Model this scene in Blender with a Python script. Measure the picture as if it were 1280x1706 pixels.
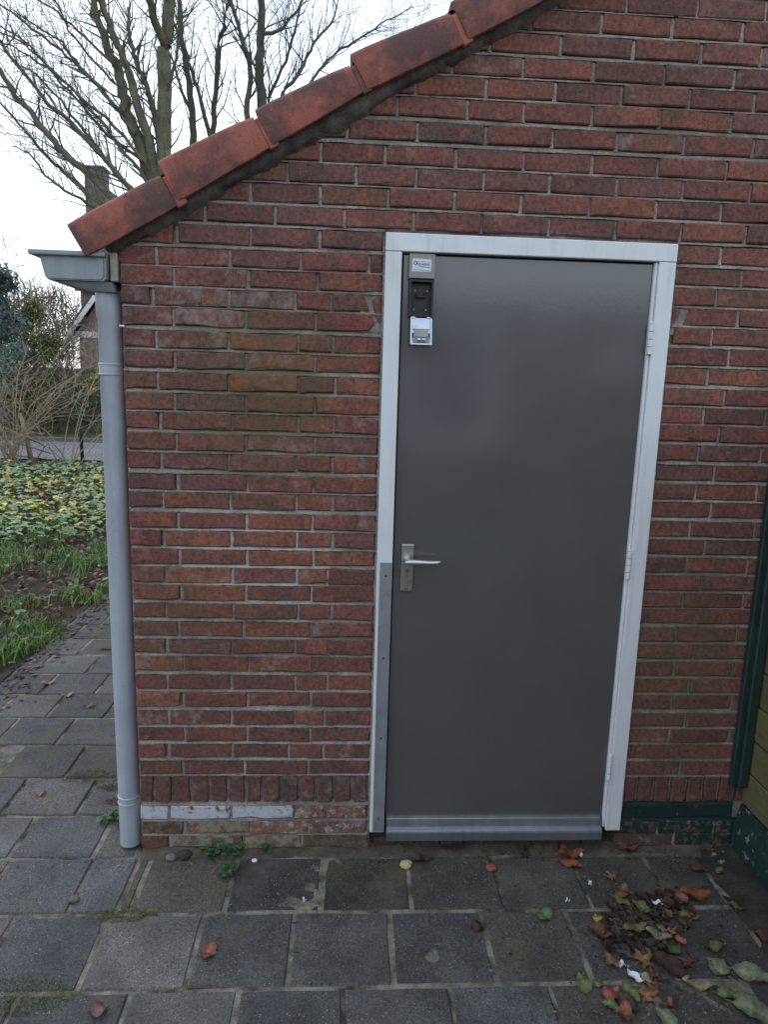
import bpy, bmesh, math, random
import numpy as np
from mathutils import Vector, Matrix, noise as mnoise

# ------------------------------------------------------------------ clear
for o in list(bpy.data.objects):
    bpy.data.objects.remove(o)
scene = bpy.context.scene
COL = scene.collection
rnd = random.Random(7)
R = math.radians

# ------------------------------------------------------------------ camera
cam_d = bpy.data.cameras.new('camera')
cam_d.sensor_fit = 'VERTICAL'
cam_d.sensor_height = 24.0
cam_d.lens = 24.0 * 1150.0 / 1706.0
cam_d.clip_start = 0.05
cam_d.clip_end = 600
cam = bpy.data.objects.new('camera', cam_d)
COL.objects.link(cam)
rv = Vector((0.99834401, -0.04988718, 0.02864462))
uv = Vector((-0.0191547, 0.18124653, 0.98325113))
fv = Vector((0.05424336, 0.98217156, -0.17999082))
m = Matrix((rv, uv, -fv)).transposed().to_4x4()
m.translation = Vector((0.7333, -2.3338, 1.7301))
cam.matrix_world = m
scene.camera = cam

# ------------------------------------------------------------------ world, sun, exposure
SUN_EL, SUN_AZ = R(38), R(318)        # azimuth: clockwise from +Y, seen from above
world = bpy.data.worlds.new('World')
scene.world = world
world.use_nodes = True
wn, wl = world.node_tree.nodes, world.node_tree.links
wn.clear()
wout = wn.new('ShaderNodeOutputWorld')
bg = wn.new('ShaderNodeBackground')
bg.inputs['Strength'].default_value = 0.15
sky = wn.new('ShaderNodeTexSky')
sky.sky_type = 'NISHITA'
sky.sun_disc = False
sky.sun_elevation = SUN_EL
sky.sun_rotation = SUN_AZ
sky.air_density = 1.2
sky.dust_density = 1.0
tc = wn.new('ShaderNodeTexCoord')
cn = wn.new('ShaderNodeTexNoise')
cn.inputs['Scale'].default_value = 2.2
cn.inputs['Detail'].default_value = 6
cr = wn.new('ShaderNodeValToRGB')
cr.color_ramp.elements[0].position = 0.30
cr.color_ramp.elements[0].color = (0.45, 0.45, 0.45, 1)
cr.color_ramp.elements[1].position = 0.62
cr.color_ramp.elements[1].color = (0.80, 0.80, 0.80, 1)
cm = wn.new('ShaderNodeMixRGB')
cm.inputs['Color2'].default_value = (8.2, 9.0, 10.1, 1)
wl.new(tc.outputs['Generated'], cn.inputs['Vector'])
wl.new(cn.outputs['Fac'], cr.inputs['Fac'])
wl.new(cr.outputs['Color'], cm.inputs['Fac'])
wl.new(sky.outputs['Color'], cm.inputs['Color1'])
wl.new(cm.outputs['Color'], bg.inputs['Color'])
wl.new(bg.outputs['Background'], wout.inputs['Surface'])

sun_d = bpy.data.lights.new('sun', 'SUN')
sun_d.energy = 0.55
sun_d.angle = R(25)
sun_d.color = (1.0, 0.985, 0.97)
sun = bpy.data.objects.new('sun', sun_d)
COL.objects.link(sun)
to_sun = Vector((math.sin(SUN_AZ) * math.cos(SUN_EL), math.cos(SUN_AZ) * math.cos(SUN_EL), math.sin(SUN_EL)))
sun.rotation_euler = to_sun.to_track_quat('Z', 'Y').to_euler()

scene.view_settings.view_transform = 'Standard'
scene.view_settings.look = 'None'
scene.view_settings.exposure = 0.3
scene.view_settings.gamma = 1.0
scene.view_settings.use_curve_mapping = False

# ------------------------------------------------------------------ material helpers
class NT:
    def __init__(self, name):
        self.mat = bpy.data.materials.new(name)
        self.mat.use_nodes = True
        self.n = self.mat.node_tree.nodes
        self.l = self.mat.node_tree.links
        self.b = self.n['Principled BSDF']
    def new(self, t, **kw):
        nd = self.n.new(t)
        for k, v in kw.items():
            if k in nd.inputs: nd.inputs[k].default_value = v
            else: setattr(nd, k, v)
        return nd
    def link(self, a, b): self.l.new(a, b)
    def coord(self, kind='Object', rand=True):
        t = self.new('ShaderNodeTexCoord')
        if kind == 'World':
            g = self.new('ShaderNodeNewGeometry')
            return g.outputs['Position']
        if not rand: return t.outputs['Object']
        oi = self.new('ShaderNodeObjectInfo')
        mu = self.new('ShaderNodeMath', operation='MULTIPLY')
        mu.inputs[1].default_value = 57.0
        self.link(oi.outputs['Random'], mu.inputs[0])
        ad = self.new('ShaderNodeVectorMath', operation='ADD')
        self.link(t.outputs['Object'], ad.inputs[0])
        self.link(mu.outputs[0], ad.inputs[1])
        return ad.outputs[0]
    def noise(self, vec, scale, detail=4, rough=0.6):
        nd = self.new('ShaderNodeTexNoise')
        nd.inputs['Scale'].default_value = scale
        nd.inputs['Detail'].default_value = detail
        nd.inputs['Roughness'].default_value = rough
        self.link(vec, nd.inputs['Vector'])
        return nd.outputs['Fac']
    def ramp(self, fac, stops):
        nd = self.new('ShaderNodeValToRGB')
        e = nd.color_ramp.elements
        while len(e) < len(stops): e.new(0.5)
        for el, (p, c) in zip(e, stops):
            el.position = p
            el.color = (c, c, c, 1) if isinstance(c, (int, float)) else (*c, 1)
        self.link(fac, nd.inputs['Fac'])
        return nd.outputs['Color']
    def mix(self, fac, a, b, mode='MIX'):
        nd = self.new('ShaderNodeMixRGB', blend_type=mode)
        for s, v in (('Fac', fac), ('Color1', a), ('Color2', b)):
            if isinstance(v, (int, float)): nd.inputs[s].default_value = v if s == 'Fac' else (v, v, v, 1)
            elif isinstance(v, tuple): nd.inputs[s].default_value = (*v, 1)
            else: self.link(v, nd.inputs[s])
        return nd.outputs['Color']
    def math(self, op, a, b=0.0):
        nd = self.new('ShaderNodeMath', operation=op)
        for i, v in enumerate((a, b)):
            if isinstance(v, (int, float)): nd.inputs[i].default_value = v
            else: self.link(v, nd.inputs[i])
        return nd.outputs[0]
    def bump(self, h, strength, dist):
        nd = self.new('ShaderNodeBump')
        nd.inputs['Strength'].default_value = strength
        nd.inputs['Distance'].default_value = dist
        self.link(h, nd.inputs['Height'])
        self.link(nd.outputs['Normal'], self.b.inputs['Normal'])
    def done(self, col, rough=0.8, metal=0.0, spec=None):
        if isinstance(col, tuple): self.b.inputs['Base Color'].default_value = (*col, 1)
        else: self.link(col, self.b.inputs['Base Color'])
        if isinstance(rough, (int, float)): self.b.inputs['Roughness'].default_value = rough
        else: self.link(rough, self.b.inputs['Roughness'])
        self.b.inputs['Metallic'].default_value = metal
        if spec is not None: self.b.inputs['Specular IOR Level'].default_value = spec
        return self.mat

def spot(t, pos, cx, cz, rx, rz):
    """soft elliptic region of the wall plane, 1 inside and 0 outside"""
    sx = t.new('ShaderNodeSeparateXYZ')
    t.link(pos, sx.inputs[0])
    a = t.math('DIVIDE', t.math('SUBTRACT', sx.outputs['X'], cx), rx)
    b = t.math('DIVIDE', t.math('SUBTRACT', sx.outputs['Z'], cz), rz)
    d = t.math('ADD', t.math('MULTIPLY', a, a), t.math('MULTIPLY', b, b))
    return t.math('MAXIMUM', t.math('SUBTRACT', 1.0, d), 0.0)

def brick_base(t):
    oi = t.new('ShaderNodeObjectInfo')
    v = t.coord()
    w = t.coord('World')
    n1 = t.noise(v, 9, 4)
    n2 = t.noise(v, 70, 5, 0.7)
    n3 = t.noise(v, 320, 3, 0.7)
    c = t.mix(t.ramp(n1, [(0.34, 0.0), (0.66, 0.62)]), oi.outputs['Color'], (0.125, 0.078, 0.068))
    c = t.mix(t.ramp(t.noise(v, 14, 3), [(0.56, 0.0), (0.70, 0.55)]), c, (0.33, 0.128, 0.082))
    c = t.mix(1.0, c, t.ramp(n2, [(0.30, 0.55), (0.70, 1.32)]), 'MULTIPLY')
    c = t.mix(1.0, c, t.ramp(n3, [(0.30, 0.66), (0.62, 1.14)]), 'MULTIPLY')
    # soot-dark pits
    c = t.mix(t.ramp(t.noise(v, 46, 2), [(0.66, 0.0), (0.74, 0.75)]), c, (0.06, 0.04, 0.04))
    # lime bloom and mortar smear, amount carried by the brick itself
    am = t.math('SUBTRACT', 1.0, oi.outputs['Alpha'])
    e = t.ramp(t.math('ADD', t.noise(v, 17, 7, 0.72), t.math('MULTIPLY', am, 0.20)), [(0.62, 0.0), (0.84, 0.62)])
    c = t.mix(e, c, (0.40, 0.36, 0.34))
    # green algae film
    wn_ = t.noise(w, 5.5, 5, 0.65)
    a1 = spot(t, w, 0.46, 1.72, 0.34, 0.42)
    a2 = spot(t, w, 0.12, 0.90, 0.26, 0.30)
    a3 = spot(t, w, 1.97, 0.72, 0.30, 0.55)
    a4 = spot(t, w, 0.45, 0.03, 0.80, 0.13)
    g = t.math('MAXIMUM', t.math('MAXIMUM', a1, t.math('MULTIPLY', a2, 0.8)), t.math('MAXIMUM', t.math('MULTIPLY', a3, 0.8), a4))
    gm = t.ramp(t.math('MULTIPLY', g, wn_), [(0.16, 0.0), (0.70, 0.60)])
    c = t.mix(gm, c, (0.135, 0.105, 0.048))
    h = t.mix(0.5, n2, n3)
    return c, h, v, w

def make_brick():
    t = NT('brick')
    c, h, v, w = brick_base(t)
    t.bump(h, 1.0, 0.007)
    return t.done(c, 0.9, spec=0.25)

def make_painted(name, paint, lo, hi, scale=26):
    t = NT(name)
    c, h, v, w = brick_base(t)
    k = t.ramp(t.noise(w, scale, 7, 0.72), [(lo, 1.0), (hi, 0.0)])
    dirt = t.mix(t.ramp(t.noise(w, 60, 4), [(0.35, 0.0), (0.75, 0.4)]), paint, tuple(x * 0.45 for x in paint))
    c = t.mix(k, c, dirt)
    t.bump(h, 0.6, 0.003)
    return t.done(c, 0.75, spec=0.3)

def noisy(name, col, col2, scale=20, rough=0.85, bump=0.5, dist=0.003, world=True, fine=200, spec=None, metal=0.0, lo=0.35, hi=0.65):
    t = NT(name)
    v = t.coord('World') if world else t.coord()
    n1 = t.noise(v, scale, 6, 0.65)
    n2 = t.noise(v, fine, 4, 0.7)
    c = t.mix(t.ramp(n1, [(lo, 0.0), (hi, 1.0)]), col, col2)
    c = t.mix(1.0, c, t.ramp(n2, [(0.3, 0.78), (0.7, 1.18)]), 'MULTIPLY')
    if bump: t.bump(t.mix(0.5, n1, n2), bump, dist)
    return t.done(c, rough, metal, spec)

def make_mortar():
    t = NT('mortar')
    w = t.coord('World')
    n1 = t.noise(w, 14, 6, 0.65)
    n2 = t.noise(w, 160, 5, 0.75)
    c = t.mix(t.ramp(n1, [(0.3, 0.0), (0.7, 1.0)]), (0.26, 0.24, 0.205), (0.47, 0.44, 0.395))
    c = t.mix(1.0, c, t.ramp(n2, [(0.3, 0.45), (0.65, 1.25)]), 'MULTIPLY')
    c = t.mix(t.ramp(t.noise(w, 3.3, 6, 0.7), [(0.42, 0.0), (0.62, 0.75)]), c, (0.105, 0.092, 0.075))
    a1 = spot(t, w, 0.46, 1.62, 0.45, 0.65)
    a3 = spot(t, w, 1.97, 0.72, 0.34, 0.65)
    g = t.ramp(t.math('MULTIPLY', t.math('MAXIMUM', a1, a3), t.noise(w, 8, 5)), [(0.15, 0.0), (0.5, 0.7)])
    c = t.mix(g, c, (0.13, 0.125, 0.06))
    wp = t.ramp(t.math('MULTIPLY', spot(t, w, 0.42, 1.16, 0.40, 0.30), t.noise(w, 10, 6, 0.7)), [(0.22, 0.0), (0.45, 0.8)])
    c = t.mix(wp, c, (0.52, 0.51, 0.50))
    t.bump(n2, 0.9, 0.006)
    return t.done(c, 0.95, spec=0.15)

def make_tile():
    t = NT('clay_tile')
    v = t.coord()
    n1 = t.noise(v, 6, 6, 0.7)
    n2 = t.noise(v, 45, 5, 0.7)
    n3 = t.noise(v, 260, 3)
    c = t.mix(t.ramp(n2, [(0.3, 0.0), (0.7, 1.0)]), (0.33, 0.098, 0.072), (0.43, 0.145, 0.105))
    c = t.mix(t.ramp(n1, [(0.41, 0.0), (0.58, 0.90)]), c, (0.105, 0.066, 0.063))
    c = t.mix(t.ramp(t.noise(v, 22, 6, 0.75), [(0.62, 0.0), (0.74, 0.6)]), c, (0.50, 0.20, 0.145))
    c = t.mix(1.0, c, t.ramp(n3, [(0.3, 0.85), (0.7, 1.1)]), 'MULTIPLY')
    c = t.mix(t.ramp(t.noise(v, 95, 4, 0.8), [(0.60, 0.0), (0.70, 0.7)]), c, (0.07, 0.048, 0.045))
    t.bump(t.mix(0.5, n2, n3), 0.7, 0.004)
    return t.done(c, 0.72, spec=0.3)

def make_paver():
    t = NT('concrete_paver')
    oi = t.new('ShaderNodeObjectInfo')
    v = t.coord()
    w = t.coord('World')
    n1 = t.noise(w, 4.5, 6, 0.7)
    n2 = t.noise(w, 130, 5, 0.8)
    n4 = t.noise(w, 420, 3, 0.7)
    c = t.mix(1.0, oi.outputs['Color'], t.ramp(n1, [(0.30, 0.50), (0.70, 1.50)]), 'MULTIPLY')
    c = t.mix(1.0, c, t.ramp(n2, [(0.33, 0.38), (0.66, 1.80)]), 'MULTIPLY')
    c = t.mix(1.0, c, t.ramp(n4, [(0.33, 0.50), (0.66, 1.60)]), 'MULTIPLY')
    # pale stone chips worn bare
    vo = t.new('ShaderNodeTexVoronoi')
    vo.inputs['Scale'].default_value = 95
    vo.inputs['Randomness'].default_value = 1.0
    t.link(w, vo.inputs['Vector'])
    chip = t.ramp(vo.outputs['Distance'], [(0.10, 1.0), (0.20, 0.0)])
    sel = t.ramp(t.math('ADD', t.math('MULTIPLY', t.noise(w, 31, 1), 0.7), t.math('MULTIPLY', t.noise(w, 5, 2), 0.5)), [(0.60, 0.0), (0.68, 0.85)])
    c = t.mix(t.mix(1.0, chip, sel, 'MULTIPLY'), c, (0.42, 0.41, 0.40))
    # sandy smear
    c = t.mix(t.ramp(t.noise(w, 3.1, 7, 0.72), [(0.52, 0.0), (0.72, 0.6)]), c, (0.140, 0.128, 0.112))
    c = t.mix(t.ramp(t.noise(w, 7.3, 7, 0.75), [(0.56, 0.0), (0.70, 0.6)]), c, (0.040, 0.036, 0.031))
    # moss
    mo = t.math('SUBTRACT', 1.0, oi.outputs['Alpha'])
    k = t.ramp(t.math('ADD', t.noise(w, 9, 7, 0.75), t.math('MULTIPLY', mo, 0.25)), [(0.63, 0.0), (0.78, 0.8)])
    c = t.mix(k, c, (0.075, 0.085, 0.022))
    t.bump(t.mix(0.5, n2, n4), 0.75, 0.004)
    return t.done(c, t.ramp(n1, [(0.3, 0.72), (0.7, 0.92)]), spec=0.35)

def make_sand():
    t = NT('jointing_sand')
    w = t.coord('World')
    n1 = t.noise(w, 6, 6, 0.7)
    n2 = t.noise(w, 240, 4, 0.8)
    c = t.mix(t.ramp(n1, [(0.40, 0.0), (0.60, 1.0)]), (0.058, 0.051, 0.042), (0.31, 0.28, 0.235))
    c = t.mix(t.ramp(t.noise(w, 11, 5), [(0.56, 0.0), (0.66, 0.75)]), c, (0.085, 0.095, 0.025))
    c = t.mix(1.0, c, t.ramp(n2, [(0.3, 0.55), (0.7, 1.3)]), 'MULTIPLY')
    t.bump(n2, 0.8, 0.004)
    return t.done(c, 0.95, spec=0.2)

def make_door():
    t = NT('door_paint')
    w = t.coord('World')
    mp = t.new('ShaderNodeMapping')
    mp.inputs['Scale'].default_value = (1.0, 1.0, 0.55)
    t.link(w, mp.inputs['Vector'])
    n = t.noise(mp.outputs['Vector'], 130, 3, 0.5)
    big = t.noise(w, 3.0, 4, 0.6)
    c = t.mix(1.0, (0.097, 0.093, 0.098), t.ramp(big, [(0.3, 0.92), (0.7, 1.08)]), 'MULTIPLY')
    c = t.mix(t.ramp(t.noise(w, 90, 2), [(0.76, 0.0), (0.80, 0.7)]), c, (0.03, 0.03, 0.03))
    c = t.mix(t.ramp(t.noise(w, 11, 7, 0.75), [(0.55, 0.0), (0.75, 0.35)]), c, (0.118, 0.114, 0.114))
    t.bump(n, 0.12, 0.0012)
    return t.done(c, t.ramp(big, [(0.3, 0.13), (0.7, 0.17)]), spec=0.95)

def make_frame_paint():
    t = NT('white_paint')
    w = t.coord('World')
    n = t.noise(w, 7, 6, 0.65)
    f = t.noise(w, 120, 4, 0.7)
    c = t.mix(t.ramp(n, [(0.35, 0.0), (0.75, 0.35)]), (0.73, 0.75, 0.79), (0.58, 0.595, 0.61))
    c = t.mix(t.ramp(f, [(0.74, 0.0), (0.80, 0.6)]), c, (0.22, 0.19, 0.16))
    s = t.new('ShaderNodeMapping'); s.inputs['Scale'].default_value = (28, 28, 2.2); t.link(w, s.inputs['Vector'])
    c = t.mix(t.ramp(t.noise(s.outputs['Vector'], 1.0, 6, 0.7), [(0.52, 0.0), (0.78, 0.5)]), c, (0.40, 0.39, 0.38))
    t.bump(f, 0.3, 0.0015)
    return t.done(c, 0.45, spec=0.4)

def make_leafmat():
    t = NT('leaf')
    at = t.new('ShaderNodeAttribute', attribute_name='tint')
    v = t.coord('World')
    c = t.mix(1.0, at.outputs['Color'], t.ramp(t.noise(v, 60, 3), [(0.3, 0.7), (0.7, 1.25)]), 'MULTIPLY')
    return t.done(c, 0.6, spec=0.35)

def make_fallen():
    t = NT('fallen_leaf')
    oi = t.new('ShaderNodeObjectInfo')
    v = t.coord()
    n = t.noise(v, 45, 5, 0.7)
    c = t.mix(1.0, oi.outputs['Color'], t.ramp(n, [(0.3, 0.55), (0.7, 1.3)]), 'MULTIPLY')
    at = t.new('ShaderNodeAttribute', attribute_name='tint')
    c = t.mix(1.0, c, at.outputs['Color'], 'MULTIPLY')
    c = t.mix(t.ramp(t.noise(v, 160, 3), [(0.60, 0.0), (0.72, 0.7)]), c, (0.06, 0.04, 0.03))
    c = t.mix(t.ramp(t.noise(v, 28, 5, 0.75), [(0.56, 0.0), (0.70, 0.55)]), c, (0.085, 0.055, 0.032))
    t.bump(n, 0.5, 0.003)
    return t.done(c, 0.55, spec=0.4)

def make_bark(name, a, b):
    t = NT(name)
    v = t.coord('World')
    n = t.noise(v, 3.5, 6, 0.7)
    n2 = t.noise(v, 28, 5, 0.7)
    c = t.mix(t.ramp(n, [(0.35, 0.0), (0.65, 1.0)]), a, b)
    c = t.mix(1.0, c, t.ramp(n2, [(0.3, 0.65), (0.7, 1.25)]), 'MULTIPLY')
    t.bump(n2, 0.7, 0.02)
    return t.done(c, 0.9, spec=0.2)

def make_zinc(name, a, b, rough=0.5, metal=0.35):
    t = NT(name)
    v = t.coord('World')
    n = t.noise(v, 8, 6, 0.7)
    s = t.new('ShaderNodeMapping')
    s.inputs['Scale'].default_value = (30, 30, 1.6)
    t.link(v, s.inputs['Vector'])
    n2 = t.noise(s.outputs['Vector'], 1.0, 4)
    c = t.mix(t.ramp(n, [(0.3, 0.0), (0.7, 1.0)]), a, b)
    c = t.mix(1.0, c, t.ramp(n2, [(0.3, 0.88), (0.7, 1.1)]), 'MULTIPLY')
    c = t.mix(t.ramp(t.noise(v, 70, 3), [(0.70, 0.0), (0.76, 0.6)]), c, (0.09, 0.09, 0.09))
    c = t.mix(t.ramp(t.noise(v, 21, 7, 0.78), [(0.56, 0.0), (0.72, 0.35)]), c, tuple(x * 0.55 for x in a))
    return t.done(c, t.ramp(n, [(0.3, rough - 0.08), (0.7, rough + 0.1)]), metal)

M = {}
M['brick'] = make_brick()
M['brick_white'] = make_painted('white_painted_brick', (0.52, 0.55, 0.60), 0.55, 0.62, 30)
M['brick_worn'] = make_painted('worn_white_brick', (0.40, 0.40, 0.38), 0.40, 0.48, 34)
M['brick_green'] = make_painted('green_painted_brick', (0.014, 0.036, 0.032), 0.60, 0.66)
M['brick_lime'] = make_painted('lime_stained_brick', (0.27, 0.26, 0.19), 0.46, 0.56, 24)
M['green_footing'] = make_painted('green_painted_footing', (0.014, 0.038, 0.033), 0.57, 0.62, 24)
M['brick_green_worn'] = make_painted('worn_green_brick', (0.016, 0.040, 0.034), 0.50, 0.56, 34)
M['mortar'] = make_mortar()
M['tile'] = make_tile()
M['paver'] = make_paver()
M['sand'] = make_sand()
M['door'] = make_door()
M['white'] = make_frame_paint()
M['leaf'] = make_leafmat()
M['fallen'] = make_fallen()
M['zinc'] = make_zinc('zinc', (0.235, 0.265, 0.285), (0.30, 0.335, 0.355), 0.55, 0.25)
M['pipe'] = make_zinc('painted_zinc_pipe', (0.36, 0.39, 0.45), (0.43, 0.46, 0.52), 0.5, 0.1)
M['galv'] = make_zinc('galvanised_steel', (0.26, 0.29, 0.32), (0.36, 0.39, 0.42), 0.45, 0.45)
M['alu'] = make_zinc('aluminium', (0.50, 0.49, 0.46), (0.58, 0.57, 0.55), 0.34, 0.9)
M['steel'] = make_zinc('brushed_steel', (0.22, 0.215, 0.195), (0.30, 0.295, 0.275), 0.42, 0.6)
M['chrome'] = make_zinc('bright_zinc', (0.42, 0.49, 0.57), (0.55, 0.62, 0.70), 0.32, 0.7)
M['drip'] = make_zinc('drip_bar_metal', (0.17, 0.18, 0.205), (0.22, 0.23, 0.26), 0.38, 0.45)
M['bark_beech'] = make_bark('beech_bark', (0.11, 0.106, 0.076), (0.20, 0.195, 0.13))
M['bark_dark'] = make_bark('dark_bark', (0.085, 0.082, 0.066), (0.15, 0.145, 0.11))
M['twig_tan'] = make_bark('tan_twig', (0.26, 0.205, 0.14), (0.38, 0.31, 0.22))
M['twig_grey'] = make_bark('grey_twig', (0.17, 0.138, 0.115), (0.27, 0.225, 0.19))
M['black'] = noisy('black_plastic', (0.012, 0.012, 0.014), (0.022, 0.022, 0.026), 40, 0.42, 0.1, 0.001, spec=0.5)
M['pvc'] = noisy('white_pvc', (0.86, 0.87, 0.88), (0.82, 0.83, 0.85), 4, 0.4, 0)
M['paper'] = noisy('white_paper', (0.72, 0.74, 0.80), (0.62, 0.65, 0.74), 60, 0.7, 0.1, 0.001)
M['ink'] = noisy('blue_ink', (0.025, 0.035, 0.11), (0.035, 0.045, 0.13), 60, 0.6, 0)
M['gap_shade'] = noisy('dark_gap', (0.015, 0.015, 0.016), (0.02, 0.02, 0.02), 30, 0.8, 0)  # near-black fill standing for the shade inside narrow gaps
M['rust'] = noisy('rusty_screw', (0.11, 0.055, 0.03), (0.05, 0.03, 0.025), 300, 0.8, 0.3, 0.001)
M['soil'] = noisy('garden_soil', (0.030, 0.022, 0.016), (0.060, 0.046, 0.032), 6, 0.95, 0.9, 0.02, fine=60, spec=0.15)
M['lawn'] = noisy('rough_grass', (0.040, 0.060, 0.018), (0.075, 0.085, 0.035), 0.8, 0.95, 0.8, 0.03, fine=30, spec=0.1)
M['greenwood'] = noisy('green_painted_wood', (0.010, 0.028, 0.026), (0.018, 0.042, 0.036), 14, 0.55, 0.4, 0.003)
M['verge'] = noisy('verge_mortar_shade', (0.060, 0.046, 0.043), (0.165, 0.135, 0.122), 16, 0.95, 0.9, 0.008, fine=140, spec=0.15)  # brown mortar smear and the overhang's shade, both in one dark colour
M['oldwood'] = noisy('old_wood', (0.30, 0.27, 0.22), (0.42, 0.39, 0.33), 30, 0.85, 0.5, 0.003)
M['kerb'] = noisy('kerb_concrete', (0.10, 0.10, 0.095), (0.17, 0.165, 0.15), 9, 0.9, 0.6, 0.004)
M['earth'] = noisy('wet_earth', (0.030, 0.026, 0.023), (0.058, 0.052, 0.045), 9, 0.9, 0.9, 0.012, fine=110, spec=0.25)
M['foot_dirt'] = noisy('foot_dirt', (0.050, 0.044, 0.037), (0.13, 0.115, 0.095), 9, 0.95, 0.9, 0.008, fine=150, spec=0.2)
M['far_brick'] = noisy('far_brick', (0.27, 0.165, 0.145), (0.33, 0.21, 0.185), 2.5, 0.95, 0.2, 0.01, fine=14)  # brick red paled, slight distance haze put into the colour
M['chimney'] = noisy('chimney_brick', (0.13, 0.105, 0.10), (0.19, 0.155, 0.145), 2.5, 0.95, 0.2, 0.01, fine=14)
M['opp_brick'] = noisy('opposite_brick', (0.12, 0.068, 0.055), (0.16, 0.09, 0.072), 2.5, 0.95, 0.2, 0.01, fine=14)
M['far_roof'] = noisy('far_roof_tile', (0.10, 0.062, 0.050), (0.15, 0.09, 0.07), 1.2, 0.9, 0.3, 0.02, fine=8)
M['glass'] = noisy('window_glass', (0.015, 0.018, 0.022), (0.02, 0.024, 0.03), 2, 0.08, 0, spec=0.6)
M['fence_wood'] = noisy('weathered_fence_wood', (0.060, 0.052, 0.034), (0.10, 0.088, 0.05), 2.5, 0.95, 0.4, 0.01, fine=20)
M['wire'] = noisy('green_wire', (0.03, 0.045, 0.04), (0.05, 0.065, 0.06), 10, 0.6, 0)

def make_mossplank():
    t = NT('mossy_plank')
    oi = t.new('ShaderNodeObjectInfo')
    w = t.coord('World')
    s = t.new('ShaderNodeMapping')
    s.inputs['Scale'].default_value = (1, 3.0, 40)
    t.link(w, s.inputs['Vector'])
    g = t.noise(s.outputs['Vector'], 1.6, 5)
    c = t.mix(t.ramp(g, [(0.3, 0.0), (0.7, 1.0)]), (0.085, 0.068, 0.042), (0.15, 0.125, 0.08))
    k = t.ramp(t.noise(w, 9, 7, 0.75), [(0.40, 0.0), (0.66, 0.85)])
    c = t.mix(k, c, (0.135, 0.140, 0.045))
    t.bump(g, 0.5, 0.004)
    return t.done(c, 0.9, spec=0.2)
M['mossplank'] = make_mossplank()

def make_street():
    t = NT('street_bricks')
    w = t.coord('World')
    br = t.new('ShaderNodeTexBrick')
    br.inputs['Scale'].default_value = 1.0
    br.inputs['Brick Width'].default_value = 0.22
    br.inputs['Row Height'].default_value = 0.11
    br.inputs['Mortar Size'].default_value = 0.012
    br.inputs['Color1'].default_value = (0.17, 0.175, 0.19, 1)
    br.inputs['Color2'].default_value = (0.24, 0.245, 0.26, 1)
    br.inputs['Mortar'].default_value = (0.07, 0.07, 0.07, 1)
    t.link(w, br.inputs['Vector'])
    c = t.mix(1.0, br.outputs['Color'], t.ramp(t.noise(w, 1.2, 5), [(0.3, 0.75), (0.7, 1.2)]), 'MULTIPLY')
    return t.done(c, 0.8)
M['street'] = make_street()

# ------------------------------------------------------------------ object helpers
ORG = {}
def register(o, parent, origin):
    COL.objects.link(o)
    ORG[o.name] = Vector(origin)
    if parent is not None:
        o.parent = parent
        o.location = Vector(origin) - ORG[parent.name]
    else:
        o.location = origin
    return o

def tag(o, label=None, cat=None, group=None, kind=None):
    if label: o['label'] = label
    if cat: o['category'] = cat
    if group: o['group'] = group
    if kind: o['kind'] = kind
    return o

def empty(name, loc, label=None, cat=None, group=None):
    o = bpy.data.objects.new(name, None)
    o.empty_display_size = 0.1
    register(o, None, loc)
    return tag(o, label, cat, group)

def obj(name, verts, faces, mat, parent=None, origin=None, smooth=False, color=None, tints=None):
    """verts in world metres; the object gets its own origin (mean of its box)"""
    va = np.asarray(verts, dtype=float).reshape(-1, 3)
    if origin is None:
        origin = (va.min(0) + va.max(0)) / 2
    me = bpy.data.meshes.new(name)
    me.from_pydata((va - np.asarray(origin)).tolist(), [], [tuple(f) for f in faces])
    me.materials.append(mat)
    if smooth:
        me.polygons.foreach_set('use_smooth', [True] * len(me.polygons))
    if tints is not None:
        ca = me.color_attributes.new('tint', 'FLOAT_COLOR', 'POINT')
        t4 = np.ones((len(va), 4), dtype=np.float32)
        t4[:, :3] = tints
        ca.data.foreach_set('color', t4.ravel())
    me.update()
    o = bpy.data.objects.new(name, me)
    if color is not None: o.color = color
    return register(o, parent, origin)

def bmobj(name, bm, mat, parent=None, smooth=False, color=None):
    bm.verts.index_update()
    v = [tuple(x.co) for x in bm.verts]
    f = [[x.index for x in p.verts] for p in bm.faces]
    bm.free()
    return obj(name, v, f, mat, parent, smooth=smooth, color=color)

def box_bm(x0, x1, y0, y1, z0, z1, bev=0.0, seg=1, bm=None):
    b = bmesh.new()
    vs = [b.verts.new((x, y, z)) for x in (x0, x1) for y in (y0, y1) for z in (z0, z1)]
    for f in ((0, 1, 3, 2), (4, 6, 7, 5), (0, 4, 5, 1), (2, 3, 7, 6), (0, 2, 6, 4), (1, 5, 7, 3)):
        b.faces.new([vs[i] for i in f])
    if bev:
        bmesh.ops.bevel(b, geom=b.edges[:], offset=bev, segments=seg, affect='EDGES', profile=0.6)
    if bm is None: return b
    me = bpy.data.meshes.new('t'); b.to_mesh(me); b.free(); bm.from_mesh(me); bpy.data.meshes.remove(me)
    return bm

def box(name, x0, x1, y0, y1, z0, z1, mat, parent=None, bev=0.0, seg=1, color=None, smooth=False):
    return bmobj(name, box_bm(x0, x1, y0, y1, z0, z1, bev, seg), mat, parent, color=color, smooth=smooth)

def prism(profile, axis, a0, a1):
    """closed profile (list of 2D) extruded along axis 'x' (profile=y,z), 'y' (x,z)"""
    n = len(profile)
    v = []
    for a in (a0, a1):
        for p, q in profile:
            v.append((a, p, q) if axis == 'x' else (p, a, q))
    f = [(i, (i + 1) % n, n + (i + 1) % n, n + i) for i in range(n)]
    f.append(tuple(range(n - 1, -1, -1)))
    f.append(tuple(range(n, 2 * n)))
    return v, f

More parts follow.
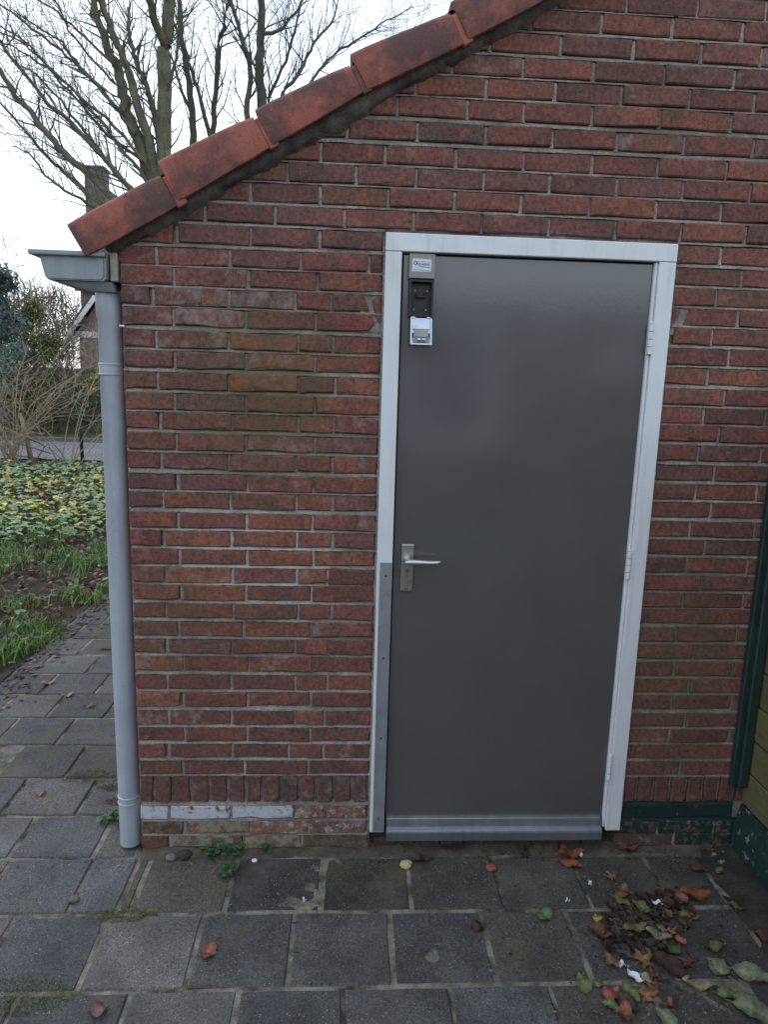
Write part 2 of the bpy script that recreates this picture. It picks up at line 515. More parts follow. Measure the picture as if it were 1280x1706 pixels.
def tube(V, F, path, radii, sides=6, cap=True):
    base = len(V)
    pts = [Vector(p) for p in path]
    for i, p in enumerate(pts):
        d = (pts[min(i + 1, len(pts) - 1)] - pts[max(i - 1, 0)])
        if d.length < 1e-9: d = Vector((0, 0, 1))
        d.normalize()
        a = d.orthogonal().normalized() if abs(d.z) > 0.95 else d.cross(Vector((0, 0, 1))).normalized()
        b = d.cross(a).normalized()
        for s in range(sides):
            t = 2 * math.pi * s / sides
            V.append(tuple(p + (a * math.cos(t) + b * math.sin(t)) * radii[i]))
    for i in range(len(pts) - 1):
        for s in range(sides):
            s2 = (s + 1) % sides
            F.append((base + i * sides + s, base + i * sides + s2, base + (i + 1) * sides + s2, base + (i + 1) * sides + s))
    if cap:
        F.append(tuple(base + s for s in range(sides))[::-1])
        F.append(tuple(base + (len(pts) - 1) * sides + s for s in range(sides)))

def tube_obj(name, path, radii, mat, parent=None, sides=10, smooth=True):
    V, F = [], []
    tube(V, F, path, radii, sides)
    return obj(name, V, F, mat, parent, smooth=smooth)

def nz(x, y, z=0.0):
    return mnoise.noise(Vector((x, y, z)))

# ================================================================== THE SETTING: ground sheets
def sheet(name, x0, x1, y0, y1, z, mat, nx=1, ny=1, amp=0.0, kind='structure'):
    V, F = [], []
    for j in range(ny + 1):
        for i in range(nx + 1):
            x = x0 + (x1 - x0) * i / nx
            y = y0 + (y1 - y0) * j / ny
            V.append((x, y, z + amp * (nz(x * 2.3, y * 2.3, 4.0) + 0.5 * nz(x * 17, y * 17, 8.0))))
    for j in range(ny):
        for i in range(nx):
            a = j * (nx + 1) + i
            F.append((a, a + 1, a + nx + 2, a + nx + 1))
    return tag(obj(name, V, F, mat, smooth=amp > 0), kind=kind)

sheet('ground', -250, 250, -250, 250, -0.06, M['lawn'])
sheet('garden_bed', -12, -1.235, -4.5, 12.4, -0.02, M['soil'], 60, 80, 0.035)
sheet('street', -60, 30, 12.7, 16.9, -0.02, M['street'])
sheet('grass_verge', -60, 30, 17.06, 19.4, 0.01, M['lawn'], 90, 6, 0.03)
tag(box('kerb', -60, 30, 16.9, 17.05, -0.06, 0.09, M['kerb'], bev=0.015), kind='structure')

# paving: sand bed with one slab object per concrete paver
paving = tag(sheet('paving', -1.22, 2.40, -4.2, 5.2, -0.0042, M['sand'], 240, 560, 0.0035), kind='structure')
PAV_ROWS = [  # near edge, far edge, head joints measured along the row
    (-0.599, -0.305, [-0.016, 0.291, 0.587, 0.900, 1.209, 1.498]),
    (-0.305, -0.030, [-0.158, -0.001, 0.042, 0.352, 0.672, 0.982, 1.298, 1.601, 1.881]),
    (-0.030, 0.225, [-0.477, -0.175]),
    (0.225, 0.493, [-0.629, -0.332]),
    (0.493, 0.772, [-0.777, -0.482]),
    (0.772, 1.049, [-0.921, -0.636]),
    (1.049, 1.321, [-1.064, -0.796, -0.500]),
    (1.321, 1.602, [-0.950, -0.649]),
    (1.602, 1.886, [-0.800]),
    (1.886, 2.166, [-0.959]),
    (2.166, 2.446, [-1.105]),
    (2.446, 2.739, [-0.998]),
]
y = -0.599
k = 0
while y > -3.9:
    y0 = y - 0.293
    js = [-0.17, 0.143, 0.45, 0.752, 1.062, 1.359] if k == 0 else [0.13 + 0.15 * (k % 2)]
    PAV_ROWS.append((y0, y, js)); y = y0; k += 1
y = 2.739
while y < 4.9:
    PAV_ROWS.append((y, y + 0.288, [-0.95 + 0.15 * (len(PAV_ROWS) % 2)])); y += 0.288

PAV_COL = [(0.082, 0.081, 0.082), (0.070, 0.069, 0.070), (0.092, 0.088, 0.083), (0.078, 0.075, 0.073), (0.062, 0.062, 0.064), (0.100, 0.096, 0.090)]
def paver(x0, x1, y0, y1):
    g = 0.0065
    x0 += g; x1 -= g; y0 += g; y1 -= g
    if x1 - x0 < 0.02: return
    top = rnd.uniform(-0.0025, 0.003)
    tx, ty = rnd.uniform(-0.008, 0.008), rnd.uniform(-0.008, 0.008)
    cx, cy = (x0 + x1) / 2, (y0 + y1) / 2
    pts = []
    def edge(ax, ay, bx, by, n):
        for i in range(n):
            t = i / n
            pts.append((ax + (bx - ax) * t + rnd.uniform(-0.002, 0.002), ay + (by - ay) * t + rnd.uniform(-0.002, 0.002)))
    edge(x0, y0, x1, y0, 3); edge(x1, y0, x1, y1, 3); edge(x1, y1, x0, y1, 3); edge(x0, y1, x0, y0, 3)
    if rnd.random() < 0.35:
        q = rnd.choice([0, 3, 6, 9]); d_ = rnd.uniform(0.006, 0.022)
        pts[q] = (pts[q][0] + (cx - pts[q][0]) / 0.2 * d_ * 0.7, pts[q][1] + (cy - pts[q][1]) / 0.2 * d_ * 0.7)
    n = len(pts)
    V, F = [], []
    for dz, ins in ((-0.045, 0.0), (-0.005, 0.0), (0.0, 0.005)):
        for (x, y_) in pts:
            sx = max(0.1, 1 - 2 * ins / (x1 - x0)); sy = max(0.1, 1 - 2 * ins / (y1 - y0))
            px, py = cx + (x - cx) * sx, cy + (y_ - cy) * sy
            V.append((px, py, dz + (top + tx * (px - cx) + ty * (py - cy)) + (0.0007 * nz(px * 40, py * 40) if dz == 0 else 0)))
    for r in range(2):
        for i in range(n):
            j = (i + 1) % n
            F.append((r * n + i, r * n + j, (r + 1) * n + j, (r + 1) * n + i))
    F.append(tuple(range(2 * n, 3 * n)))
    c = rnd.choice(PAV_COL)
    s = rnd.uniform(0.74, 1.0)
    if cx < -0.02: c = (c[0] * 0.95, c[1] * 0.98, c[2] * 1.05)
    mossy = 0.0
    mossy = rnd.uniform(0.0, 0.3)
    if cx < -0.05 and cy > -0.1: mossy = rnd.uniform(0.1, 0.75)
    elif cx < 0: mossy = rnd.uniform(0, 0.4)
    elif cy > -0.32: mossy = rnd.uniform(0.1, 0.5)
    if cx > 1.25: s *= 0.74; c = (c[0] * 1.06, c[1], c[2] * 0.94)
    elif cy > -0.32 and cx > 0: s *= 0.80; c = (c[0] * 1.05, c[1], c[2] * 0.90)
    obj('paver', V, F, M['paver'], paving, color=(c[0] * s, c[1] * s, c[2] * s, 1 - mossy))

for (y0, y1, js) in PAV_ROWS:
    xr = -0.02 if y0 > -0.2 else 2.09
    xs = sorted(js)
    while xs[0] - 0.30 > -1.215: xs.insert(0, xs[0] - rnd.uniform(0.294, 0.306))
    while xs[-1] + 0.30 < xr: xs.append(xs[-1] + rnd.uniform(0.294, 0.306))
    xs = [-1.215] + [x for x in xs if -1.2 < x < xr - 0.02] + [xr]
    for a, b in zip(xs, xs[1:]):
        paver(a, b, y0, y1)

# mossy concrete edging between path and bed
ed = tag(box('path_edging', -1.285, -1.225, -4.2, 5.2, -0.06, 0.002, M['earth'], bev=0.006), kind='structure')
# dirt kerb strip along the fence foot
V, F = [], []
nx, ny = 8, 90
for j in range(ny + 1):
    for i in range(nx + 1):
        x = 2.085 + 0.22 * i / nx; y = 0.05 - 3.5 * j / ny
        ex = 0.012 * nz(y * 9, 3.0) if i == 0 else 0
        V.append((x + ex, y, -0.003 + 0.020 * math.sin(min(1, i / 5) * 1.57) + 0.012 * nz(x * 30, y * 30)))
for j in range(ny):
    for i in range(nx):
        a = j * (nx + 1) + i
        F.append((a, a + nx + 1, a + nx + 2, a + 1))
tag(obj('earth_strip', V, F, M['earth'], smooth=True), kind='structure')
# sandy dirt washed up along the wall foot
V, F = [], []
nx, ny = 150, 6
for j in range(ny + 1):
    for i in range(nx + 1):
        x = 0.0 + 2.3 * i / nx; v = j / ny
        w_ = 0.045 + 0.03 * nz(x * 4, 7.0)
        y = 0.03 - (0.03 + w_) * v
        h = (0.026 + 0.012 * nz(x * 5.0, 1.0)) * (1 - v) ** 0.7 - 0.010 * v
        if 0.86 < x < 1.78: h *= 0.75
        V.append((x, y, h + 0.006 * nz(x * 45, y * 45)))
for j in range(ny):
    for i in range(nx):
        a = j * (nx + 1) + i
        F.append((a, a + nx + 1, a + nx + 2, a + 1))
tag(obj('wall_foot_dirt', V, F, M['foot_dirt'], smooth=True), kind='structure')

# ================================================================== THE BRICK SHED
shed = empty('brick_shed', (0, 0, 0), 'red brick shed with sloping tiled roof edge and grey metal-trimmed door', 'shed')
TAN = 0.573
ROOF_A = math.atan(TAN)
RIDGE_X = 2.65
def zr(x):
    return 2.093 + (min(x, 2 * RIDGE_X - x) + 0.088) * TAN

# mortar body of the front wall, a fine uneven grid with the door opening left free
V, F, idx = [], [], {}
step = 0.0125
NXg, NZg = int(2.75 / step), int(3.75 / step)
def vid(i, j):
    if (i, j) not in idx:
        x, z = 0.006 + i * step, -0.06 + j * step
        d = 0.0125 + 0.0025 * nz(x * 55, z * 55) + 0.0025 * nz(x * 9, z * 9, 2)
        idx[(i, j)] = len(V)
        V.append((x, d, z))
    return idx[(i, j)]
for j in range(NZg):
    for i in range(NXg):
        xc, zc = 0.006 + (i + 0.5) * step, -0.06 + (j + 0.5) * step
        if 0.842 < xc < 1.796 and zc < 2.205: continue
        if zc > zr(xc) + 0.05: continue
        F.append((vid(i, j), vid(i + 1, j), vid(i + 1, j + 1), vid(i, j + 1)))
# reveals of the opening, far part of the gable and the other walls
def quad(a, b, c, d):
    n = len(V); V.extend([a, b, c, d]); F.append((n, n + 1, n + 2, n + 3))
quad((0.842, 0.009, -0.06), (0.842, 0.009, 2.205), (0.842, 0.14, 2.205), (0.842, 0.14, -0.06))
quad((1.797, 0.009, -0.06), (1.797, 0.14, -0.06), (1.797, 0.14, 2.205), (1.797, 0.009, 2.205))
quad((0.842, 0.009, 2.206), (1.797, 0.009, 2.206), (1.797, 0.14, 2.206), (0.842, 0.14, 2.206))
quad((2.74, 0.008, -0.06), (5.3, 0.008, -0.06), (5.3, 0.008, zr(5.3) + 0.05), (2.74, 0.008, zr(2.74) + 0.05))
quad((0.006, 3.2, -0.06), (0.006, 0.006, -0.06), (0.006, 0.006, zr(0.0) + 0.05), (0.006, 3.2, zr(0.0) + 0.05))
quad((5.3, 0.008, -0.06), (5.3, 3.2, -0.06), (5.3, 3.2, zr(5.3) + 0.05), (5.3, 0.008, zr(5.3) + 0.05))
quad((5.3, 3.2, -0.06), (0.006, 3.2, -0.06), (0.006, 3.2, zr(0.0) + 0.05), (5.3, 3.2, zr(5.3) + 0.05))
n = len(V); V.extend([(0.006, 3.2, zr(0) + .05), (RIDGE_X, 3.2, zr(RIDGE_X) + .05), (5.3, 3.2, zr(5.3) + .05)]); F.append((n + 2, n + 1, n))
wall = obj('wall', V, F, M['mortar'], shed, origin=(0, 0, 0), smooth=True)

PAL = {'red': (0.250, 0.096, 0.076), 'purple': (0.200, 0.090, 0.081), 'orange': (0.290, 0.112, 0.074),
       'brown': (0.212, 0.096, 0.070), 'deep': (0.222, 0.084, 0.070), 'grey': (0.165, 0.090, 0.078)}
def brick_colour(k, x):
    if k < 1: w = dict(red=6, purple=4, orange=.8, deep=2, brown=1, grey=.4)
    elif x < 0.9 and 13 <= k <= 25: w = dict(red=5, purple=1, orange=4, deep=2, brown=1.3, grey=.3)
    elif x < 0.9: w = dict(red=4, purple=2.5, orange=1.6, deep=2, brown=2.5, grey=.8)
    elif k >= 16: w = dict(red=2, purple=3, orange=.6, deep=3, brown=3, grey=.8)
    else: w = dict(red=4, purple=2.5, orange=1.8, deep=3, brown=1, grey=.4)
    c = PAL[rnd.choices(list(w), list(w.values()))[0]]
    s = rnd.uniform(0.84, 1.16)
    lime = rnd.random() ** 4 * 0.6
    if x < 0.3 and 1 <= k <= 5: lime = rnd.uniform(0.3, 0.85)
    if x < 0.75 and 14 <= k <= 25: lime = max(lime, rnd.uniform(-0.5, 0.7))
    if (k == 3 and 0.35 < x < 0.5) or (k == 4 and 0.2 < x < 0.36): lime = 1.0
    if k >= 29: lime = rnd.uniform(0.3, 0.9)
    s *= 1.07
    return (c[0] * s, c[1] * s * 1.03, c[2] * s * 1.03, 1 - lime)

def clip_roof(poly, off=0.035):
    """keep what lies under the roof slope"""
    out = []
    f = lambda p: zr(p[0]) + off - p[1]
    for i, p in enumerate(poly):
        q = poly[(i + 1) % len(poly)]
        a, b = f(p), f(q)
        if a >= 0: out.append(p)
        if a * b < 0:
            t = a / (a - b)
            out.append((p[0] + (q[0] - p[0]) * t, p[1] + (q[1] - p[1]) * t))
    return out

def brick_mesh(poly, depth=0.03, wear=1.0, yf=None):
    """a worn brick: ragged outline, chamfered arrises, face slightly proud"""
    pts = []
    n0 = len(poly)
    for i, p in enumerate(poly):
        q = poly[(i + 1) % n0]
        L = math.hypot(q[0] - p[0], q[1] - p[1])
        m_ = 3 if L > 0.09 else (2 if L > 0.04 else 1)
        for s in range(m_):
            t = s / m_ + (rnd.uniform(-0.09, 0.09) if s else 0)
            jj = 0.0021 * wear
            pts.append((p[0] + (q[0] - p[0]) * t + rnd.uniform(-jj, jj), p[1] + (q[1] - p[1]) * t + rnd.uniform(-jj, jj)))
    n = len(pts)
    cx = sum(p[0] for p in pts) / n; cz = sum(p[1] for p in pts) / n
    if yf is None: yf = rnd.uniform(-0.0045, 0.0005)
    tx, tz = rnd.uniform(-0.015, 0.015), rnd.uniform(-0.03, 0.03)
    w = max(p[0] for p in pts) - min(p[0] for p in pts); h = max(p[1] for p in pts) - min(p[1] for p in pts)
    V, F = [], []
    chip = rnd.random()
    ci = rnd.randrange(n)
    for r, (y, ins) in enumerate(((depth, 0.0), (yf + 0.0035, 0.0), (yf, 0.0035))):
        for i, (x, z) in enumerate(pts):
            a = ins * rnd.uniform(0.6, 1.6)
            if r == 2 and chip < 0.34 * wear and i == ci: a += rnd.uniform(0.005, 0.016)
            fx, fz = max(0.3, 1 - 2 * a / w), max(0.3, 1 - 2 * a / h)
            X, Z = cx + (x - cx) * fx, cz + (z - cz) * fz
            V.append((X, y + ((X - cx) * tx + (Z - cz) * tz if r else 0), Z))
    for r in range(2):
        for i in range(n):
            j = (i + 1) % n
            F.append((r * n + i, r * n + j, (r + 1) * n + j, (r + 1) * n + i))
    F.append(tuple(range(2 * n, 3 * n)))
    return V, F

def brick(poly, k, mat='brick', depth=0.03, wear=1.0, col=None):
    poly = clip_roof(poly)
    if len(poly) < 3: return
    ar = 0.5 * abs(sum(poly[i][0] * poly[(i + 1) % len(poly)][1] - poly[(i + 1) % len(poly)][0] * poly[i][1] for i in range(len(poly))))
    if ar < 0.0006: return
    V, F = brick_mesh(poly, depth, wear)
    cx = sum(p[0] for p in poly) / len(poly)
    obj('brick', V, F, M[mat], wall, color=col or brick_colour(k, cx))

ROWS = {
-11:(2.91, 2.91, [1.567, 1.791, 2.01], None),
-10:(2.851, 2.851, [1.493, 1.718, 1.943], None),
-9:(2.784, 2.784, [1.369, 1.601, 1.818, 2.01], None),
-8:(2.716, 2.716, [1.255, 1.479, 1.705, 1.932], None),
-7:(2.652, 2.652, [1.143, 1.362, 1.574, 1.794, 2.006], None),
-6:(2.588, 2.588, [1.087, 1.266, 1.484, 1.705, 1.937], None),
-5:(2.517, 2.517, [0.933, 1.15, 1.362, 1.571, 1.792, 2.019], None),
-4:(2.446, 2.446, [0.631, 0.834, 1.058, 1.274, 1.497, 1.713, 1.939], None),
-3:(2.382, 2.382, [0.528, 0.743, 0.933, 1.15, 1.364, 1.582, 1.802, 2.026], None),
-2:(2.319, 2.319, [0.411, 0.631, 0.847, 1.059, 1.275, 1.498, 1.719, 1.937], None),
-1:(2.253, 2.253, [0.49, 0.708, 0.931, 1.151, 1.37, 1.59, 1.809, 2.028], None),
0:(2.187, 2.184, [0.181, 0.412, 0.63], [1.951]),
1:(2.117, 2.116, [0.114, 0.346, 0.571, 0.79], [2.032]),
2:(2.056, 2.051, [0.168, 0.402, 0.626], [1.952]),
3:(1.9925, 1.986, [0.103, 0.34, 0.554, 0.671], [2.036]),
4:(1.9305, 1.924, [0.163, 0.396, 0.622], [1.951]),
5:(1.86, 1.857, [0.107, 0.339, 0.564, 0.68], [2.019]),
6:(1.7955, 1.793, [0.165, 0.396, 0.62], [1.953]),
7:(1.727, 1.723, [0.108, 0.338, 0.568, 0.689], [2.019]),
8:(1.66, 1.66, [0.16, 0.394, 0.62], [1.954, 2.175]),
9:(1.597, 1.598, [0.114, 0.346, 0.568, 0.686], [2.015]),
10:(1.5285, 1.532, [0.163, 0.391, 0.622], [1.95, 2.174]),
11:(1.463, 1.463, [0.113, 0.337, 0.56, 0.682], [2.016]),
12:(1.3935, 1.396, [0.166, 0.398, 0.619], [1.955, 2.177]),
13:(1.331, 1.332, [0.114, 0.339, 0.561, 0.686], [2.019]),
14:(1.262, 1.263, [0.163, 0.394, 0.618], [1.95, 2.186]),
15:(1.199, 1.197, [0.115, 0.341, 0.564, 0.688], [2.012]),
16:(1.1345, 1.131, [0.165, 0.393, 0.621], [1.952, 2.178]),
17:(1.0705, 1.065, [0.113, 0.344, 0.565, 0.673], [2.017]),
18:(1.007, 1.0, [0.169, 0.389, 0.618], [1.953, 2.178]),
19:(0.941, 0.941, [0.114, 0.344, 0.571, 0.688], [2.009]),
20:(0.8755, 0.872, [0.157, 0.381, 0.618], [1.942, 2.169]),
21:(0.81, 0.806, [0.114, 0.339, 0.56, 0.679], [2.017]),
22:(0.746, 0.738, [0.17, 0.399, 0.622], [1.95, 2.17]),
23:(0.677, 0.672, [0.111, 0.336, 0.563, 0.678], [2.012]),
24:(0.6115, 0.608, [0.167, 0.392, 0.619], [1.953, 2.184]),
25:(0.5405, 0.536, [0.112, 0.335, 0.56, 0.669], [2.013]),
26:(0.4755, 0.473, [0.168, 0.391, 0.617], [1.96, 2.189]),
27:(0.4105, 0.41, [0.11, 0.337, 0.541, 0.666], [2.008]),
28:(0.3455, 0.341, [0.159, 0.38, 0.612], [1.96, 2.016]),
}

H2, GJ = 0.0276, 0.0050
def rect(x0, x1, z, h=H2):
    s = rnd.uniform(-0.0022, 0.0022); z += rnd.uniform(-0.0014, 0.0014)
    return [(x0, z - h - s), (x1, z - h + s), (x1, z + h + s), (x0, z + h - s)]
far_bricks = []          # beyond the fence: joined
for k, (zl, zrr, lx, rx) in ROWS.items():
    if k < 0:
        xs = list(lx)
        while zr(xs[0] - 0.02) > zl - 0.03: xs.insert(0, xs[0] - 0.221)
        while xs[-1] < 5.1: xs.append(xs[-1] + 0.221)
        for a, b in zip(xs, xs[1:]):
            if a > 2.36: far_bricks.append(rect(a + GJ, b - GJ, zl))
            else: brick(rect(a + GJ, b - GJ, zl), k)
        continue
    xs = [0.0] + list(lx) + [0.834]
    if k == 0: xs = [-0.04, 0.181, 0.412, 0.630, 0.834]
    for i, (a, b) in enumerate(zip(xs, xs[1:])):
        if k == 3 and i == len(xs) - 2:
            brick([(0.677, zl - H2), (0.797, zl - H2), (0.772, zl + H2), (0.677, zl + H2)], k)
            brick([(0.803, zl + 0.008), (0.834, zl + 0.030), (0.834, zl - 0.060), (0.822, zl - 0.062)][::-1], k, col=(0.25, 0.085, 0.066, 0.9))
            continue
        if k == 4 and i == len(xs) - 2:
            brick([(a + GJ, zl - H2), (0.795, zl - H2), (0.815, zl - 0.004), (0.800, zl + H2), (a + GJ, zl + H2)], k, col=(0.26, 0.08, 0.07, 0.9))
            continue
        x0 = a if i == 0 else a + GJ
        x1 = b if i == len(xs) - 2 else b - GJ
        if (k + 0) % 3 == 0 and i == 0: x1 -= rnd.uniform(0, 0.012)
        brick(rect(x0, x1, zl), k, depth=0.1 if i == 0 and k > 0 else 0.03, wear=1.6)
    xs = [1.803] + list(rx)
    while xs[-1] < 5.1: xs.append(xs[-1] + 0.221)
    for i, (a, b) in enumerate(zip(xs, xs[1:])):
        x0 = a if i == 0 else a + GJ
        if k == 3 and i == 0:
            brick([(1.846, zrr - H2), (b - GJ, zrr - H2), (b - GJ, zrr + H2), (1.866, zrr + H2)], k)
            brick([(1.802, zrr + 0.030), (1.803, zrr - 0.050), (1.838, zrr + 0.012)], k, col=(0.27, 0.085, 0.066, 1))
            continue
        if k == 4 and i == 0: x0 += 0.016
        if a > 2.36: far_bricks.append(rect(x0, b - GJ, zrr))
        else: brick(rect(x0, b - GJ, zrr), k)

for i in range(1, 15):      # gable courses above the picture
    z = 2.91 + 0.0658 * i
    x = -0.1 + 0.055 * (1 + (i % 2) * 2)
    while x < 5.2:
        if zr(x + 0.22) > z - 0.03: far_bricks.append(rect(x + GJ, x + 0.221 - GJ, z))
        x += 0.221
x = 2.302
while x < 5.2:
    far_bricks.append([(x + .006, .200), (x + .058, .200), (x + .058, .303), (x + .006, .303)]); x += 0.064
for z in (0.158, 0.094, 0.037):
    x = 2.31 + rnd.uniform(0, .1)
    while x < 5.1: far_bricks.append(rect(x + GJ, x + 0.221 - GJ, z)); x += 0.221
# brick-on-end course, then the painted footing courses
sl = [0.0, 0.05, 0.118, 0.185, 0.251, 0.317, 0.384, 0.445, 0.512, 0.578, 0.639, 0.705, 0.773, 0.832]
for i, (a, b) in enumerate(zip(sl, sl[1:])):
    z1 = 0.311 + rnd.uniform(-.004, .003)
    brick([(a + (0.006 if i else 0), 0.206), (b - 0.007, 0.206), (b - 0.007, z1), (a + (0.006 if i else 0), z1)], 28, depth=0.1 if i == 0 else 0.03, wear=1.6,
          col=(lambda c: (c[0] * .88, c[1] * .95, c[2] * .95, 0.8 if i < 5 else 0.45))(PAL[rnd.choice(['purple', 'deep', 'brown', 'purple'])]))
sr = [1.803, 1.855, 1.919, 1.984, 2.046, 2.112, 2.174, 2.238, 2.302]
for i, (a, b) in enumerate(zip(sr, sr[1:])):
    brick([(a + 0.006, 0.200), (b - 0.006, 0.200), (b - 0.006, 0.303), (a + 0.006, 0.303)], 28,
          col=(lambda c: (c[0] * .92, c[1] * .95, c[2] * .95, 0.95))(PAL[rnd.choice(['deep', 'deep', 'brown', 'purple'])]))
FOOT = [
    (0.164, [0.0, 0.102, 0.326, 0.558, 0.672, 0.832], ['brick_white', 'brick_white', 'brick_white', 'brick_worn', 'brick_worn']),
    (0.102, [0.0, 0.158, 0.389, 0.616, 0.832], ['brick', 'brick_lime', 'brick_worn', 'brick_worn']),
    (0.044, [0.0, 0.104, 0.375, 0.591, 0.845], ['brick', 'brick_lime', 'brick_lime', 'brick']),
    (-0.012, [0.0, 0.112, 0.34, 0.56, 0.845], ['brick', 'brick', 'brick', 'brick'])]
for z, xs, mm in FOOT:
    for i, (a, b) in enumerate(zip(xs, xs[1:])):
        c = brick_colour(30, a)
        if mm[i] == 'brick' and z < 0.15: c = rnd.choice([(0.13, 0.080, 0.060, 0.35), (0.16, 0.075, 0.06, 0.5), (0.11, 0.088, 0.055, 0.2)])
        brick(rect(a + (GJ if i else 0), b - GJ, z, 0.0265), 30, mm[i], depth=0.1 if i == 0 else 0.03, wear=2.2, col=c)
FOOTR = [
    (0.158, [1.803, 2.023, 2.244], ['brick_green', 'brick_green']),
    (0.094, [1.790, 1.952, 2.173, 2.30], ['brick_green_worn', 'brick_green_worn', 'brick_green_worn']),
    (0.037, [1.780, 2.022, 2.25], ['brick', 'brick_green_worn'])]
for z, xs, mm in FOOTR:
    for i, (a, b) in enumerate(zip(xs, xs[1:])):
        brick(rect(a + GJ, b - GJ, z, 0.0265), 30, mm[i], wear=2.0, col=(0.115, 0.085, 0.06, 0.5))
# weathered bed joints: flush at the brick below, raked back under the brick above
def bed_joint(VV, FF, x0, x1, zlo, zhi, seed):
    n = max(2, int((x1 - x0) / 0.007))
    b0 = len(VV)
    for i in range(n + 1):
        x = x0 + (x1 - x0) * i / n
        r1, r2, r3 = nz(x * 38, seed), nz(x * 120, seed + 3.3), nz(x * 12, seed + 7.1)
        a = zlo - 0.0010 + 0.0022 * r1 + 0.0016 * r2 + 0.0014 * r3
        VV.append((x, -0.0016 + 0.0012 * r2, a))
        VV.append((x, -0.0022 + 0.0018 * r1 + 0.0010 * r2, a + 0.0030))
        VV.append((x, 0.0025 + 0.0025 * r3 + 0.0012 * r2, zlo + (zhi - zlo) * 0.55 + 0.001 * r1))
        VV.append((x, 0.0115 + 0.0020 * r1, zhi + 0.002))
    for i in range(n):
        for j in range(3):
            q = b0 + i * 4 + j
            FF.append((q, q + 4, q + 5, q + 1))
VV, FF = [], []
ks = sorted(ROWS, reverse=True)
for k in ks:
    if k - 1 not in ROWS: continue
    for s_, xa, xb in ((0, 0.003, 0.838), (1, 1.799, 2.36)):
        if k < 1 and s_: continue
        za, zb_ = ROWS[k][s_], ROWS[k - 1][s_]
        if k < 1:
            za, zb_ = ROWS[k][0], ROWS[k - 1][0]
            xa, xb = max(0.003, (za - 2.093 + 0.02) / TAN - 0.088), 2.36
            if k == 0: bed_joint(VV, FF, max(0.1, xa), 0.838, za + H2, zb_ - H2, k * 1.7); xa = 1.799
        bed_joint(VV, FF, xa, xb, za + H2, zb_ - H2, k * 1.7 + s_ * 50)
for zlo, zhi, xa, xb in ((0.070, 0.076, 0.003, 0.836), (0.128, 0.138, 0.003, 0.836), (0.190, 0.205, 0.003, 0.836), (0.312, 0.319, 0.003, 0.836), (0.304, 0.315, 1.80, 2.3)):
    bed_joint(VV, FF, xa, xb, zlo, zhi, zlo * 99)
def head_joint(VV, FF, x, z, h=H2, w=0.0075):
    b0 = len(VV)
    sd = x * 31 + z * 17
    n = 9
    for i in range(n + 1):
        t = i / n
        zz = z - h - 0.004 + (2 * h + 0.006) * t
        ra, rb = nz(zz * 90, sd), nz(zz * 90, sd + 5)
        dd = 0.0020 + 0.0022 * nz(zz * 50, sd + 9) + (0.006 * max(0, t - 0.85) / 0.15)
        VV += [(x - w + 0.0014 * ra, dd + 0.004, zz), (x - w * 0.45, dd + 0.0008 * rb, zz), (x + w * 0.45, dd + 0.0008 * ra, zz), (x + w + 0.0014 * rb, dd + 0.004, zz)]
    for i in range(n):
        for j in range(3):
            q = b0 + i * 4 + j
            FF.append((q, q + 1, q + 5, q + 4))
for k, (zl, zrr, lx, rx) in ROWS.items():
    for x in lx: head_joint(VV, FF, x, zl)
    if k < 0:
        x = lx[0] - 0.221
        while x > 0 and zr(x) > zl: head_joint(VV, FF, x, zl); x -= 0.221
        x = lx[-1] + 0.221
        while x < 2.4: head_joint(VV, FF, x, zl); x += 0.221
    for x in (rx or []):
        head_joint(VV, FF, x, zrr)
for z, xs, mm in FOOT:
    for x in xs[1:-1]: head_joint(VV, FF, x, z)
for z, xs, mm in FOOTR:
    for x in xs[1:-1]: head_joint(VV, FF, x, z)
GV, GF = [], []
bed_joint(GV, GF, 1.80, 2.24, 0.120, 0.132, 3.1); bed_joint(GV, GF, 1.80, 2.24, 0.184, 0.199, 6.2)
head_joint(GV, GF, 2.023, 0.158)
obj('painted_joints', GV, GF, M['brick_green'], wall, smooth=True, color=(0.2, 0.18, 0.15, 1))['kind'] = 'stuff'
# rubble of mortar round the cut bricks beside the frame
for (xa, xb, za, zb_) in ((0.765, 0.838, 1.90, 2.03), (1.798, 1.875, 1.925, 2.025)):
    b0 = len(VV)
    for i in range(9):
        for j in range(9):
            x, z = xa + (xb - xa) * i / 8, za + (zb_ - za) * j / 8
            VV.append((x, 0.003 + 0.002 * nz(x * 70, z * 70), z))
    for i in range(8):
        for j in range(8):
            q = b0 + i * 9 + j
            FF.append((q, q + 9, q + 10, q + 1))
o = obj('bed_joints', VV, FF, M['mortar'], wall, smooth=True)
o['kind'] = 'stuff'
# bricks hidden behind the fence and on the side wall, joined
def joined(polys, name, xform, col):
    VV, FF = [], []
    for p in polys:
        p = clip_roof(p) if name == 'hidden_bricks' else p
        if len(p) < 3: continue
        v, f = brick_mesh(p)
        b = len(VV); VV += [xform(q) for q in v]; FF += [tuple(b + i for i in g) for g in f]
    o = obj(name, VV, FF, M['brick'], wall, color=col)
    o['kind'] = 'stuff'
joined(far_bricks, 'hidden_bricks', lambda q: q, (0.22, 0.074, 0.066, 0.9))
side = []
for k in range(-1, 34):
    z = 2.1507 - k * 0.0658 + 0.035 - 0.001
    y = 0.112 + (0.055 if k % 2 else 0.0)
    if k % 2: side.append([(0.112, z - H2), (0.155, z - H2), (0.155, z + H2), (0.112, z + H2)])
    while y < 3.1:
        side.append([(y + GJ, z - H2), (y + 0.221 - GJ, z - H2), (y + 0.221 - GJ, z + H2), (y + GJ, z + H2)]); y += 0.221
joined(side, 'side_bricks', lambda q: (q[1], q[0], q[2]), (0.22, 0.074, 0.066, 0.8))

